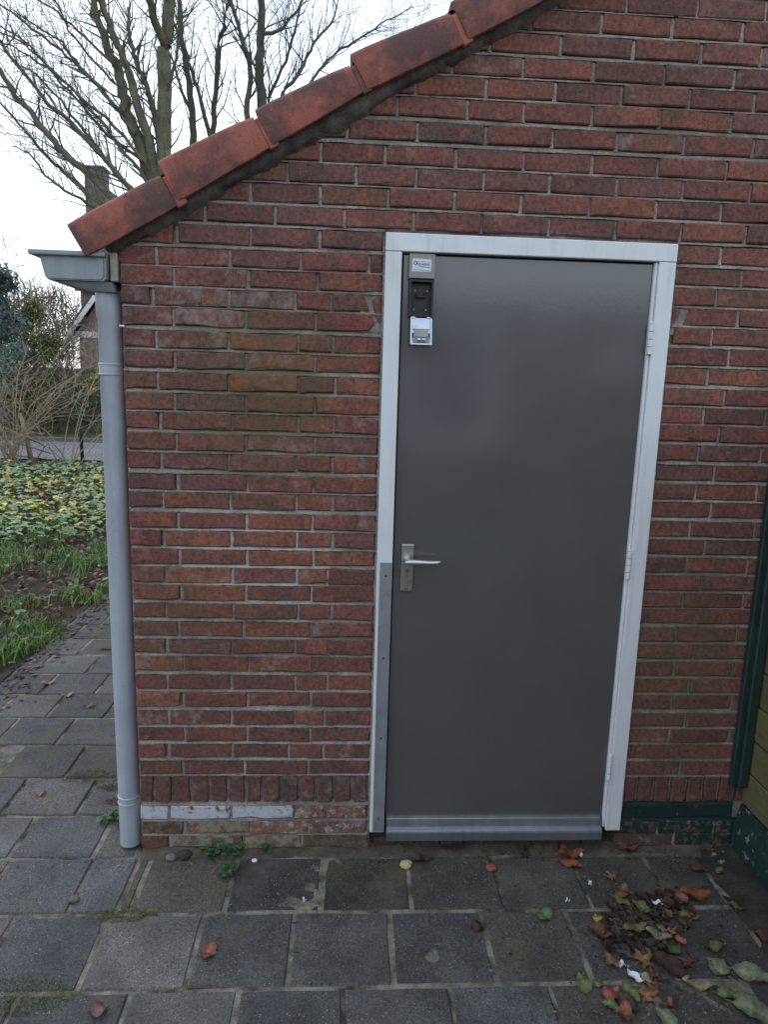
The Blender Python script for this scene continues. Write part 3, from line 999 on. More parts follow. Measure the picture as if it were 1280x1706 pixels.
# ------------------------------------------------------------------ roof
ca, sa = math.cos(ROOF_A), math.sin(ROOF_A)
slope_len = (RIDGE_X + 0.088) / ca
# pantiled field: rolls across, stepped courses
def roof_field(sign):
    VV, FF = [], []
    nu, nv = 44, 96
    for i in range(nu + 1):
        s = i / nu
        u = slope_len * s
        st = 0.012 * (1 - (u / 0.335) % 1.0)
        for j in range(nv + 1):
            y = -0.03 + 3.3 * j / nv
            v = 0.085 + st + 0.018 * math.cos(y * 2 * math.pi / 0.21)
            X = -0.088 + u * ca - v * sa; Z = 2.093 + u * sa + v * ca
            if sign < 0: X = 2 * RIDGE_X - X
            VV.append((X, y, Z))
    for i in range(nu):
        for j in range(nv):
            a = i * (nv + 1) + j
            q = (a, a + nv + 1, a + nv + 2, a + 1)
            FF.append(q if sign < 0 else q[::-1])
    return VV, FF
v1, f1 = roof_field(1)
v2, f2 = roof_field(-1)
b = len(v1)
roof = obj('roof', v1 + v2, f1 + [tuple(b + i for i in g) for g in f2], M['tile'], shed, smooth=True)
# timber deck under the tiles so nothing shows through
for sg in (1, -1):
    pr = [(-0.088 + t * ca - v * sa, 2.093 + t * sa + v * ca) for t, v in ((0.06, 0.02), (slope_len, 0.02), (slope_len, 0.06), (0.06, 0.06))]
    if sg < 0: pr = [(2 * RIDGE_X - x, z) for x, z in pr][::-1]
    v, f = prism(pr, 'y', 0.004, 3.2)
    obj('roof_deck', v, f, M['fence_wood'], roof)
v, f = [], []
tube(v, f, [(RIDGE_X, -0.05, zr(RIDGE_X) + 0.10), (RIDGE_X, 3.27, zr(RIDGE_X) + 0.10)], [0.09, 0.09], 14)
obj('ridge_tile', v, f, M['tile'], roof, smooth=True)

def verge_tile(u0, u1, v0a, v0b, v1a, v1b, first=False, flip=False):
    """angled gable tile: deep face towards the viewer, rounded shoulder, top leaf running back.
    u along the slope, v square to it; (v0a,v1a) bottom/top at the lower end, (v0b,v1b) at the upper end"""
    r = 0.016
    prof = []
    def sec(vb, vt):
        p = [(-0.044, vb), (-0.058, vb), (-0.060, vb + 0.003)]
        for s in range(6):
            t = math.pi / 2 * s / 5
            p.append((-0.060 + r * (1 - math.cos(t)), vt - r + r * math.sin(t)))
        p += [(0.17, vt), (0.17, vt - 0.014), (-0.030, vt - 0.014), (-0.044, vt - 0.026)]
        return p
    VV, FF = [], []
    N = 7
    for i in range(N):
        t = i / (N - 1)
        u = u0 + (u1 - u0) * t
        e = 0.003 if i in (0, N - 1) else 0.0
        for (y, v) in sec(v0a + (v0b - v0a) * t + e, v1a + (v1b - v1a) * t - e):
            y2 = y + (e if y < -0.05 else 0) + 0.0012 * nz(u * 14, v * 14, 3)
            vv = v + 0.0015 * nz(u * 9, y * 30, 5)
            X = -0.088 + u * ca - vv * sa; Z = 2.093 + u * sa + vv * ca
            if flip: X = 2 * RIDGE_X - X
            VV.append((X, y2, Z))
    n = len(sec(0, 0.1))
    for i in range(N - 1):
        for j in range(n):
            q = (i * n + j, i * n + (j + 1) % n, (i + 1) * n + (j + 1) % n, (i + 1) * n + j)
            FF.append(q[::-1] if not flip else q)
    FF.append(tuple(range(n))); FF.append(tuple(range((N - 1) * n, N * n))[::-1])
    return VV, FF
def slope_uv(x, z):
    dx, dz = x + 0.088, z - 2.093
    return dx * ca + dz * sa, -dx * sa + dz * ca
TILES = [  # lower-bottom, lower-top, upper-bottom, upper-top, as measured on the verge
    ((-0.088, 2.093), (-0.139, 2.192), (0.202, 2.254), (0.146, 2.344)),
    ((0.198, 2.264), (0.142, 2.385), (0.484, 2.433), (0.427, 2.521)),
    ((0.486, 2.437), (0.434, 2.542), (0.766, 2.601), (0.712, 2.675)),
    ((0.773, 2.604), (0.718, 2.708), (1.066, 2.749), (1.008, 2.832)),
    ((1.075, 2.758), (1.013, 2.864), (1.362, 2.913), (1.308, 2.995))]
for i in range(5, 9):
    dx = 0.296 * (i - 4); dz = dx * TAN
    TILES.append(tuple((x + dx, z + dz) for x, z in TILES[4]))
for i, (a, b, c, d) in enumerate(TILES):
    (ua, va), (ub, vb) = slope_uv(*a), slope_uv(*b)
    (uc, vc), (ud, vd) = slope_uv(*c), slope_uv(*d)
    u0 = (ua + ub) / 2; u1 = (uc + ud) / 2
    VV, FF = verge_tile(u0, u1 - 0.004, va, vc, vb, vd)
    t_ = obj('verge_tile', VV, FF, M['tile'], roof, smooth=False)
    # sunk neck that slips under the next tile
    VV, FF = verge_tile(u1 - 0.006, u1 + 0.03, vc - 0.003, vc - 0.003, vd - 0.008, vd - 0.008)
    VV = [(x, y + 0.007, z) for x, y, z in VV]
    obj('tile_neck', VV, FF, M['tile'], roof)
    if i < 9:
        VV, FF = verge_tile(u0, u1 - 0.004, va, vc, vb, vd, flip=True)
        obj('verge_tile', VV, FF, M['tile'], roof)
for o in list(bpy.data.objects):
    if o.name.startswith('verge_tile'):
        o.data.polygons.foreach_set('use_smooth', [True] * len(o.data.polygons))
        with_angle = getattr(o.data, 'set_sharp_from_angle', None)
        if with_angle: o.data.set_sharp_from_angle(angle=R(35))

# mortar fillet smeared under the verge, the tile overhang's shadow darkened into its colour
VV, FF = [], []
N = 220
for i in range(N + 1):
    u = 0.07 + (slope_len - 0.1) * i / N
    lo = -0.026 - 0.022 * nz(u * 5, 2.0) - 0.016 * nz(u * 21, 5.0) - 0.010 * nz(u * 70, 1.0)
    for (v, y) in ((0.05, -0.012), (0.018, -0.034), (-0.008, -0.026 + 0.004 * nz(u * 20, 8)), (lo * 0.7, -0.013 + 0.004 * nz(u * 30, 4)), (lo, 0.004)):
        VV.append((-0.088 + u * ca - v * sa, y, 2.093 + u * sa + v * ca))
for i in range(N):
    for j in range(4):
        a = i * 5 + j
        FF.append((a, a + 1, a + 6, a + 5))
obj('verge_mortar_shade', VV, FF, M['verge'], roof, smooth=True)

# ------------------------------------------------------------------ gutter and downpipe
prof = [(-0.262, 2.112), (-0.247, 2.112), (-0.247, 2.104), (-0.231, 2.100), (-0.217, 2.038), (-0.210, 2.032), (-0.050, 2.032), (-0.040, 2.040), (-0.036, 2.112),
        (-0.032, 2.112), (-0.035, 2.034), (-0.046, 2.027), (-0.214, 2.027), (-0.222, 2.036), (-0.236, 2.097), (-0.262, 2.099)]
v, f = prism(prof, 'y', -0.030, 3.25)
gutter = obj('gutter', v, f, M['zinc'], shed)
# front end plate, slightly dished, with rolled lip
pl = [(-0.232, 2.100), (-0.218, 2.036), (-0.210, 2.031), (-0.052, 2.031), (-0.042, 2.040), (-0.040, 2.100)]
v, f = prism(pl, 'y', -0.034, -0.028)
obj('end_plate', v, f, M['zinc'], gutter)
o = bmobj('rim', box_bm(-0.264, -0.030, -0.048, -0.026, 2.098, 2.1135, 0.004, 2), M['zinc'], gutter)
o = bmobj('rim', box_bm(-0.264, -0.244, -0.026, 3.25, 2.0985, 2.1125, 0.004, 2), M['zinc'], gutter)
# sloping sump down to the pipe
v = [(-0.195, -0.02, 2.026), (-0.022, -0.02, 2.026), (-0.018, -0.005, 1.998), (-0.092, -0.005, 2.000), (-0.195, 0.14, 2.026), (-0.022, 0.14, 2.026), (-0.018, 0.10, 1.998), (-0.092, 0.10, 2.000)]
f = [(0, 3, 2, 1), (0, 4, 7, 3), (3, 7, 6, 2), (1, 2, 6, 5), (4, 5, 6, 7), (0, 1, 5, 4)]
obj('outlet', v, f, M['zinc'], gutter)
box('fascia_board', -0.028, -0.006, -0.012, 0.02, 2.030, 2.118, M['oldwood'], shed, bev=0.002)
PX, PY = -0.0555, 0.048
PR = 0.0385
path = [(PX, PY, 0.012), (PX, PY, 0.03), (PX, PY, 1.0), (PX + 0.002, PY, 1.92), (PX, PY, 1.925), (PX, PY, 2.005)]
V, F = [], []
tube(V, F, path, [PR, PR, PR, PR, PR + 0.002, PR + 0.003], 28)
pipe = obj('downpipe', V, F, M['pipe'], shed, smooth=True)
pipe.data.set_sharp_from_angle(angle=R(40))
for z, dz in ((1.757, 0.0165), (0.195, 0.012)):
    V, F = [], []
    for s in (-1, 1):
        tube(V, F, [(PX, PY, z + s * dz - 0.004), (PX, PY, z + s * dz - 0.002), (PX, PY, z + s * dz + 0.002), (PX, PY, z + s * dz + 0.004)], [PR, PR + 0.0028, PR + 0.0028, PR], 28)
    tube(V, F, [(PX, PY, z - dz), (PX, PY, z + dz)], [PR + 0.0008] * 2, 28)
    tube(V, F, [(PX + 0.03, PY, z), (0.03, PY, z)], [0.006] * 2, 8)
    o = obj('pipe_bracket', V, F, M['pipe'], pipe, smooth=True)
    o.data.set_sharp_from_angle(angle=R(40))
V, F = [], []
tube(V, F, [(-0.008, -0.002, 1.895), (0.008, -0.004, 1.894)], [0.0035, 0.0035], 8)
obj('wall_screw', V, F, M['white'], pipe)

# ------------------------------------------------------------------ door frame
frame = obj('door_frame', *prism([(-0.017, 2.157), (-0.017, 2.208), (-0.014, 2.211), (0.09, 2.211), (0.09, 2.157), (-0.014, 2.1545)], 'x', 0.8425, 1.7965), M['white'], shed)
def jamb(x0, x1, z0, z1):
    return bmobj('jamb', box_bm(x0, x1, -0.0165, 0.09, z0, z1, 0.003, 2), M['white'], frame)
jamb(0.842, 0.8955, 0.088, 2.1535)
jamb(1.7405, 1.7965, 0.090, 2.1535)
# lighter stop strip on the hinge side
bmobj('stop_strip', box_bm(1.7295, 1.7398, -0.008, 0.06, 0.10, 2.153, 0.002), M['white'], frame)
# silicone / filler lines against the bricks
VV, FF = [], []
for (xa, s) in ((0.8395, -1), (1.7995, 1)):
    n = 170
    b0 = len(VV)
    for i in range(n + 1):
        z = 0.09 + 2.115 * i / n
        w_ = 0.004 + 0.0045 * max(0, nz(z * 14, s * 3.0)) + 0.003 * nz(z * 60, s)
        VV += [(xa - s * 0.004, -0.008, z), (xa + s * w_, -0.004 + 0.002 * nz(z * 40, 2), z), (xa + s * w_, 0.012, z)]
    for i in range(n):
        for j in range(2):
            a = b0 + i * 3 + j
            FF.append((a, a + 1, a + 4, a + 3) if s < 0 else (a + 3, a + 4, a + 1, a))
obj('filler_bead', VV, FF, M['mortar'], frame)
# galvanised guard strip on the lock side
strip = bmobj('guard_strip', box_bm(0.8525, 0.8935, -0.0195, -0.0172, 0.093, 1.128, 0.0006), M['galv'], frame)
for z in (1.080, 0.777, 0.470, 0.146):
    V, F = [], []
    tube(V, F, [(0.874, -0.0190, z), (0.874, -0.0206, z)], [0.0042, 0.0036], 10)
    obj('screw', V, F, M['rust'], frame)
box('rebate_gap', 0.8962, 0.9025, 0.022, 0.05, 0.07, 2.154, M['gap_shade'], frame)  # dark strip put in for the shade between leaf and frame
box('rebate_gap', 0.8962, 1.7295, 0.024, 0.05, 2.1495, 2.154, M['gap_shade'], frame)

# ------------------------------------------------------------------ door
door = bmobj('door', box_bm(0.9015, 1.7285, 0.003, 0.043, 0.068, 2.1485, 0.0025, 2), M['door'], shed)
drip = obj('drip_bar', *prism([(0.002, 0.148), (-0.006, 0.148), (-0.008, 0.142), (-0.011, 0.138), (-0.018, 0.112), (-0.030, 0.106), (-0.034, 0.102), (-0.036, 0.096), (-0.034, 0.064), (-0.028, 0.062), (0.002, 0.062)], 'x', 0.9055, 1.7205), M['drip'], door)
# handle
plate = bmobj('handle_plate', box_bm(0.9275, 0.9705, -0.0055, 0.0025, 1.0225, 1.1905, 0.003, 2), M['alu'], door)
V, F = [], []
tube(V, F, [(0.9465, -0.004, 1.138), (0.9465, -0.012, 1.138), (0.9465, -0.013, 1.138), (0.9465, -0.046, 1.138)], [0.014, 0.014, 0.0095, 0.0095], 16)
pts = [(0.937, -0.050, 1.138), (0.942, -0.0515, 1.138), (0.955, -0.052, 1.1385), (0.985, -0.052, 1.138), (1.02, -0.051, 1.1365), (1.046, -0.049, 1.137), (1.058, -0.047, 1.1385), (1.061, -0.046, 1.139)]
tube(V, F, pts, [0.005, 0.0095, 0.0105, 0.0095, 0.0085, 0.0078, 0.006, 0.002], 12)
lever = obj('lever', V, F, M['alu'], door, smooth=True)
lever.data.set_sharp_from_angle(angle=R(50))
V, F = [], []
tube(V, F, [(0.9485, -0.004, 1.098), (0.9485, -0.0085, 1.098)], [0.0085, 0.0082], 18)
v2, f2 = prism([(0.9440, 1.076), (0.9530, 1.076), (0.9530, 1.094), (0.9440, 1.094)], 'y', -0.0082, -0.004)
b = len(V); V += v2; F += [tuple(b + i for i in g) for g in f2]
obj('lock_cylinder', V, F, M['steel'], door)
box('keyhole', 0.9477, 0.9493, -0.0089, -0.0084, 1.0925, 1.1035, M['gap_shade'], door)  # black sliver laid on the cylinder for the shade in its slot
V, F = [], []
tube(V, F, [(0.9485, -0.005, 1.031), (0.9485, -0.0068, 1.031)], [0.0035, 0.003], 10)
obj('screw', V, F, M['rust'], door)
for zc in (1.907, 1.130, 0.352):
    V, F = [], []
    hx, hy = 1.7330, -0.0165
    for i in range(4):
        z0 = zc - 0.05 + i * 0.025
        tube(V, F, [(hx, hy, z0 + 0.0010), (hx, hy, z0 + 0.0020), (hx, hy, z0 + 0.0230), (hx, hy, z0 + 0.0240)], [0.0066, 0.0082, 0.0082, 0.0066], 12)
    tube(V, F, [(hx, hy, zc + 0.05), (hx, hy, zc + 0.054), (hx, hy, zc + 0.0575)], [0.0045, 0.0058, 0.003], 10)
    h = obj('hinge', V, F, M['white'], door)

# threshold under the door: dark brick-on-edge row
th = box('threshold', 0.846, 1.795, 0.020, 0.14, -0.06, 0.059, M['earth'], shed)
x = 0.86
while x < 1.74:
    w_ = rnd.uniform(0.062, 0.105)
    x2 = min(x + w_, 1.78)
    v, f = brick_mesh([(x, -0.02), (x2 - 0.008, -0.02), (x2 - 0.008, 0.047 + rnd.uniform(-.006, .004)), (x, 0.047 + rnd.uniform(-.006, .004))], 0.03, 2.4)
    obj('brick', [(a, b_ + 0.014, c) for a, b_, c in v], f, M['brick'], th, color=(0.075, 0.052, 0.045, 0.7))
    x = x2

# ================================================================== KEY SAFE ON THE DOOR
safe = empty('key_safe', (0.96, 0.003, 1.86), 'open black key safe under a steel cover with white sticker on grey door', 'key safe')
cv = bmobj('steel_cover', box_bm(0.9185, 1.0015, -0.034, 0.0025, 2.0705, 2.1465, 0.002, 1), M['steel'], safe)
v, f = prism([(0.9275, 2.0915), (0.9880, 2.0925), (0.9890, 2.1295), (0.9285, 2.1315)], 'y', -0.0346, -0.0341)
stk = obj('sticker', v, f, M['paper'], cv)
def text(name, body, size, x, y, z, mat, parent, tilt=0.0, bold=0.0):
    cu = bpy.data.curves.new('t', 'FONT')
    cu.body = body; cu.size = size; cu.extrude = 0.0001; cu.offset = bold
    to = bpy.data.objects.new('t', cu)
    COL.objects.link(to)
    dg = bpy.context.evaluated_depsgraph_get()
    me = to.evaluated_get(dg).to_mesh()
    c, s = math.cos(tilt), math.sin(tilt)
    vv = [(x + p.co.x * c - p.co.y * s, y - p.co.z, z + p.co.x * s + p.co.y * c) for p in me.vertices]
    ff = [tuple(p.vertices) for p in me.polygons]
    to.evaluated_get(dg).to_mesh_clear()
    bpy.data.objects.remove(to); bpy.data.curves.remove(cu)
    return obj(name, vv, ff, mat, parent)
text('sticker_lettering', 'O', 0.0150, 0.9318, -0.0348, 2.1125, M['ink'], cv, -0.03, 0.0005)
text('sticker_lettering', 'QUARIAS', 0.0094, 0.9440, -0.0348, 2.1118, M['ink'], cv, -0.03, 0.0002)
for (xa, xb, z, h) in ((0.9440, 0.9850, 2.1220, 0.0008), (0.9500, 0.9850, 2.1060, 0.0016), (0.9310, 0.9850, 2.0962, 0.0010)):
    v, f = prism([(xa, z), (xb, z - 0.0012), (xb, z - 0.0012 + h), (xa, z + h)], 'y', -0.0349, -0.0346)
    obj('sticker_rule', v, f, M['ink'], cv)
# housing: tray with raised rim
hb = box_bm(0.9215, 1.0005, -0.006, 0.0025, 1.953, 2.0685, 0.001)
hous = bmobj('housing', hb, M['black'], safe)
for nm, a in (('rim_wall', (0.9215, 0.9285, -0.030, -0.006, 1.953, 2.0685)), ('rim_wall', (0.9935, 1.0005, -0.030, -0.006, 1.953, 2.0685)),
              ('rim_wall', (0.9287, 0.9933, -0.030, -0.006, 2.0605, 2.0683)), ('rim_wall', (0.9287, 0.9933, -0.022, -0.006, 1.9532, 1.9590))):
    bmobj(nm, box_bm(*a, 0.0015, 2), M['black'], hous)
bmobj('key_hook', box_bm(0.945, 0.976, -0.018, -0.006, 2.014, 2.021, 0.001), M['black'], hous)
bmobj('key_hook', box_bm(0.945, 0.950, -0.018, -0.006, 2.0212, 2.032, 0.001), M['black'], hous)
bmobj('key_hook', box_bm(0.971, 0.976, -0.018, -0.006, 2.0212, 2.032, 0.001), M['black'], hous)
for (x, z) in ((0.9415, 2.0365), (0.9815, 2.0360), (0.9395, 1.9765), (0.9795, 1.9760)):
    V, F = [], []
    tube(V, F, [(x, -0.006, z), (x, -0.0085, z)], [0.004, 0.003], 10)
    obj('screw', V, F, M['steel'], hous)
# lid hanging open: hinge at its top, lower end swung out
lx0, lx1 = 0.9285, 0.9985
zt, zb = 1.949, 1.864
def ly(z): return -0.020 - 0.020 * (zt - z) / (zt - zb)
def lidpart(name, xa, xb, za, zb_, y_add, th_, mat, parent):
    P = [(xa, ly(za) + y_add, za), (xb, ly(za) + y_add, za), (xb, ly(zb_) + y_add, zb_), (xa, ly(zb_) + y_add, zb_)]
    Q = [(x, y - th_, z) for x, y, z in P]
    VV = P + Q
    FF = [(0, 1, 2, 3), (7, 6, 5, 4), (0, 4, 5, 1), (1, 5, 6, 2), (2, 6, 7, 3), (3, 7, 4, 0)]
    return obj(name, VV, FF, mat, parent)
lid = lidpart('lid', lx0, lx1, zt, zb, 0.0, 0.004, M['chrome'], safe)
lidpart('lid_edge', lx0, lx0 + 0.004, zt - 0.004, zb, -0.004, 0.008, M['chrome'], lid)
lidpart('lid_edge', lx1 - 0.004, lx1, zt - 0.004, zb, -0.004, 0.008, M['chrome'], lid)
lidpart('lid_edge', lx0 + 0.0042, lx1 - 0.0042, zb + 0.004, zb, -0.004, 0.008, M['chrome'], lid)
lidpart('hinge_lug', lx0 + 0.002, lx0 + 0.016, zt + 0.004, zt - 0.003, 0.004, 0.008, M['chrome'], lid)
lidpart('hinge_lug', lx1 - 0.016, lx1 - 0.002, zt + 0.004, zt - 0.003, 0.004, 0.008, M['chrome'], lid)
lidpart('lock_bar', lx0 + 0.008, lx1 - 0.008, 1.926, 1.914, -0.0042, 0.006, M['chrome'], lid)
lidpart('lock_plate', lx0 + 0.012, lx1 - 0.012, 1.913, 1.889, -0.0042, 0.007, M['steel'], lid)
lidpart('lock_slot', lx0 + 0.006, lx0 + 0.0115, 1.901, 1.884, -0.0042, 0.003, M['black'], lid)
lidpart('lock_slot', lx1 - 0.0115, lx1 - 0.006, 1.901, 1.884, -0.0042, 0.003, M['black'], lid)
lidpart('code_wheel_bed', lx0 + 0.008, lx1 - 0.008, 1.888, 1.8695, -0.0042, 0.004, M['drip'], lid)
for x in (lx0 + 0.027, lx0 + 0.043):
    V, F = [], []
    tube(V, F, [(x - 0.005, ly(1.879) - 0.0105, 1.879), (x + 0.005, ly(1.879) - 0.0105, 1.879)], [0.007, 0.007], 12)
    obj('code_wheel', V, F, M['alu'], lid)

# ================================================================== FENCE BESIDE THE SHED
fence = empty('plank_fence', (2.28, -0.05, 0.0), 'mossy plank fence with dark green post on painted footing, right of the shed wall', 'fence')
bmobj('post', box_bm(2.203, 2.240, -0.030, -0.006, 0.275, 1.86, 0.003), M['greenwood'], fence)
bmobj('post_batten', box_bm(2.222, 2.257, -0.048, -0.0305, 0.285, 1.86, 0.004), M['greenwood'], fence)
z = 0.205
ph = 0.133
while z < 1.80:
    b = box_bm(2.262 + rnd.uniform(-0.003, 0.003), 2.290, -3.3, -0.012, z + 0.003, z + ph - 0.003, 0.004, 1)
    bmobj('plank', b, M['mossplank'], fence)
    z += ph
for y in (-1.25, -2.45):
    bmobj('post', box_bm(2.291, 2.361, y, y + 0.07, 0.0, 1.86, 0.004), M['greenwood'], fence)
# painted concrete footing with a battered foot
VV, FF = [], []
n = 60
for i in range(n + 1):
    y = -0.012 - 3.3 * i / n
    for (x, zz) in ((2.238 + 0.006 * nz(y * 6, 1), -0.05), (2.244 + 0.004 * nz(y * 6, 2), 0.11), (2.262 + 0.003 * nz(y * 7, 3), 0.198 + 0.004 * nz(y * 8, 4)), (2.40, 0.202), (2.40, -0.05)):
        VV.append((x, y, zz))
for i in range(n):
    for j in range(4):
        a = i * 5 + j
        FF.append((a, a + 1, a + 6, a + 5))
FF.append((0, 1, 2, 3, 4)); FF.append(tuple(n * 5 + i for i in range(5))[::-1])
obj('footing', VV, FF, M['green_footing'], fence, color=(0.30, 0.30, 0.28, 0.4))

# ================================================================== FALLEN LEAVES
def leaf_mesh(kind, L, Wd, curl, seed):
    r_ = random.Random(seed)
    if kind == 'oval':
        n = 12
        prof = [(t, math.sin(math.pi * t ** 0.85) ** 0.8) for t in [i / n for i in range(n + 1)]]
        rows = []
        for t, w in prof:
            w = max(w, 0.0)
            rows.append((t, w * (1 + 0.13 * r_.uniform(-1, 1))))
        V, F = [], []
        tints = []
        for t, w in rows:
            x = (t - 0.5) * L
            zc = curl * L * ((t - 0.5) * 2) ** 2 * 0.35 + 0.006 * math.sin(t * 9 + seed)
            for s, f_ in ((-1, 1.0), (-0.5, 0.35), (0, 0.0), (0.5, 0.35), (1, 1.0)):
                kk = {0: 1.45, .5: 0.98 + 0.16 * math.sin(t * 40), 1: 0.80}[abs(s)]
                tints.append((kk, kk * (1 if abs(s) < 1 else .92), kk))
                V.append((x, s * w * Wd * 0.5, zc + abs(curl) * Wd * 0.30 * f_ * w + 0.0016 * math.sin(x * 420 + abs(s) * 3 + seed)))
        for i in range(n):
            for j in range(4):
                a = i * 5 + j
                F.append((a, a + 1, a + 6, a + 5))
        b = len(V)
        V += [(-0.5 * L, -0.0009, 0.002), (-0.5 * L, 0.0009, 0.002), (-0.5 * L - 0.25 * L, 0.004 * r_.uniform(-3, 3), 0.003), (-0.5 * L, 0, 0.0045)]
        F += [(b, b + 2, b + 3), (b + 3, b + 2, b + 1)]
        tints += [(1.1, 1.0, .9)] * 4
        return V, F, tints
    # lobed
    out = []
    lobes = 5
    for i in range(lobes):
        a = -2.15 + 4.3 * i / (lobes - 1)
        rl = [0.62, 0.9, 1.0, 0.9, 0.62][i] * (1 + 0.12 * r_.uniform(-1, 1))
        out.append((a - 0.20, rl * 0.74)); out.append((a - 0.05, rl * 0.98)); out.append((a + 0.06, rl)); out.append((a + 0.20, rl * 0.72))
        if i < lobes - 1: out.append((a + 0.54, 0.40 + 0.07 * r_.random()))
    V, F = [(0, 0, 0.001)], []
    ring1 = []
    for a, rr in out:
        ring1.append(len(V))
        V.append((math.cos(a) * rr * L * 0.28, math.sin(a) * rr * Wd * 0.28, 0.004 * math.sin(a * 5 + seed) + curl * 0.01))
    ring2 = []
    for a, rr in out:
        ring2.append(len(V))
        V.append((math.cos(a) * rr * L * 0.55, math.sin(a) * rr * Wd * 0.55, curl * L * 0.30 * rr * (0.4 + 0.6 * math.sin(a * 2 + seed) ** 2) + 0.003 * math.sin(a * 9 + seed)))
    n = len(out)
    for i in range(n - 1):
        F.append((0, ring1[i], ring1[i + 1]))
        F.append((ring1[i], ring2[i], ring2[i + 1], ring1[i + 1]))
    b = len(V)
    V += [(0, -0.001, 0.002), (0, 0.001, 0.002), (-0.6 * L, 0.004, 0.002)]
    F.append((b, b + 1, b + 2))
    tints = [(1.3,) * 3] + [(1.12 if i % 5 in (1, 2) else .9,) * 3 for i in range(n)] + [(.78,) * 3] * n + [(1.1,) * 3] * 3
    return V, F, tints

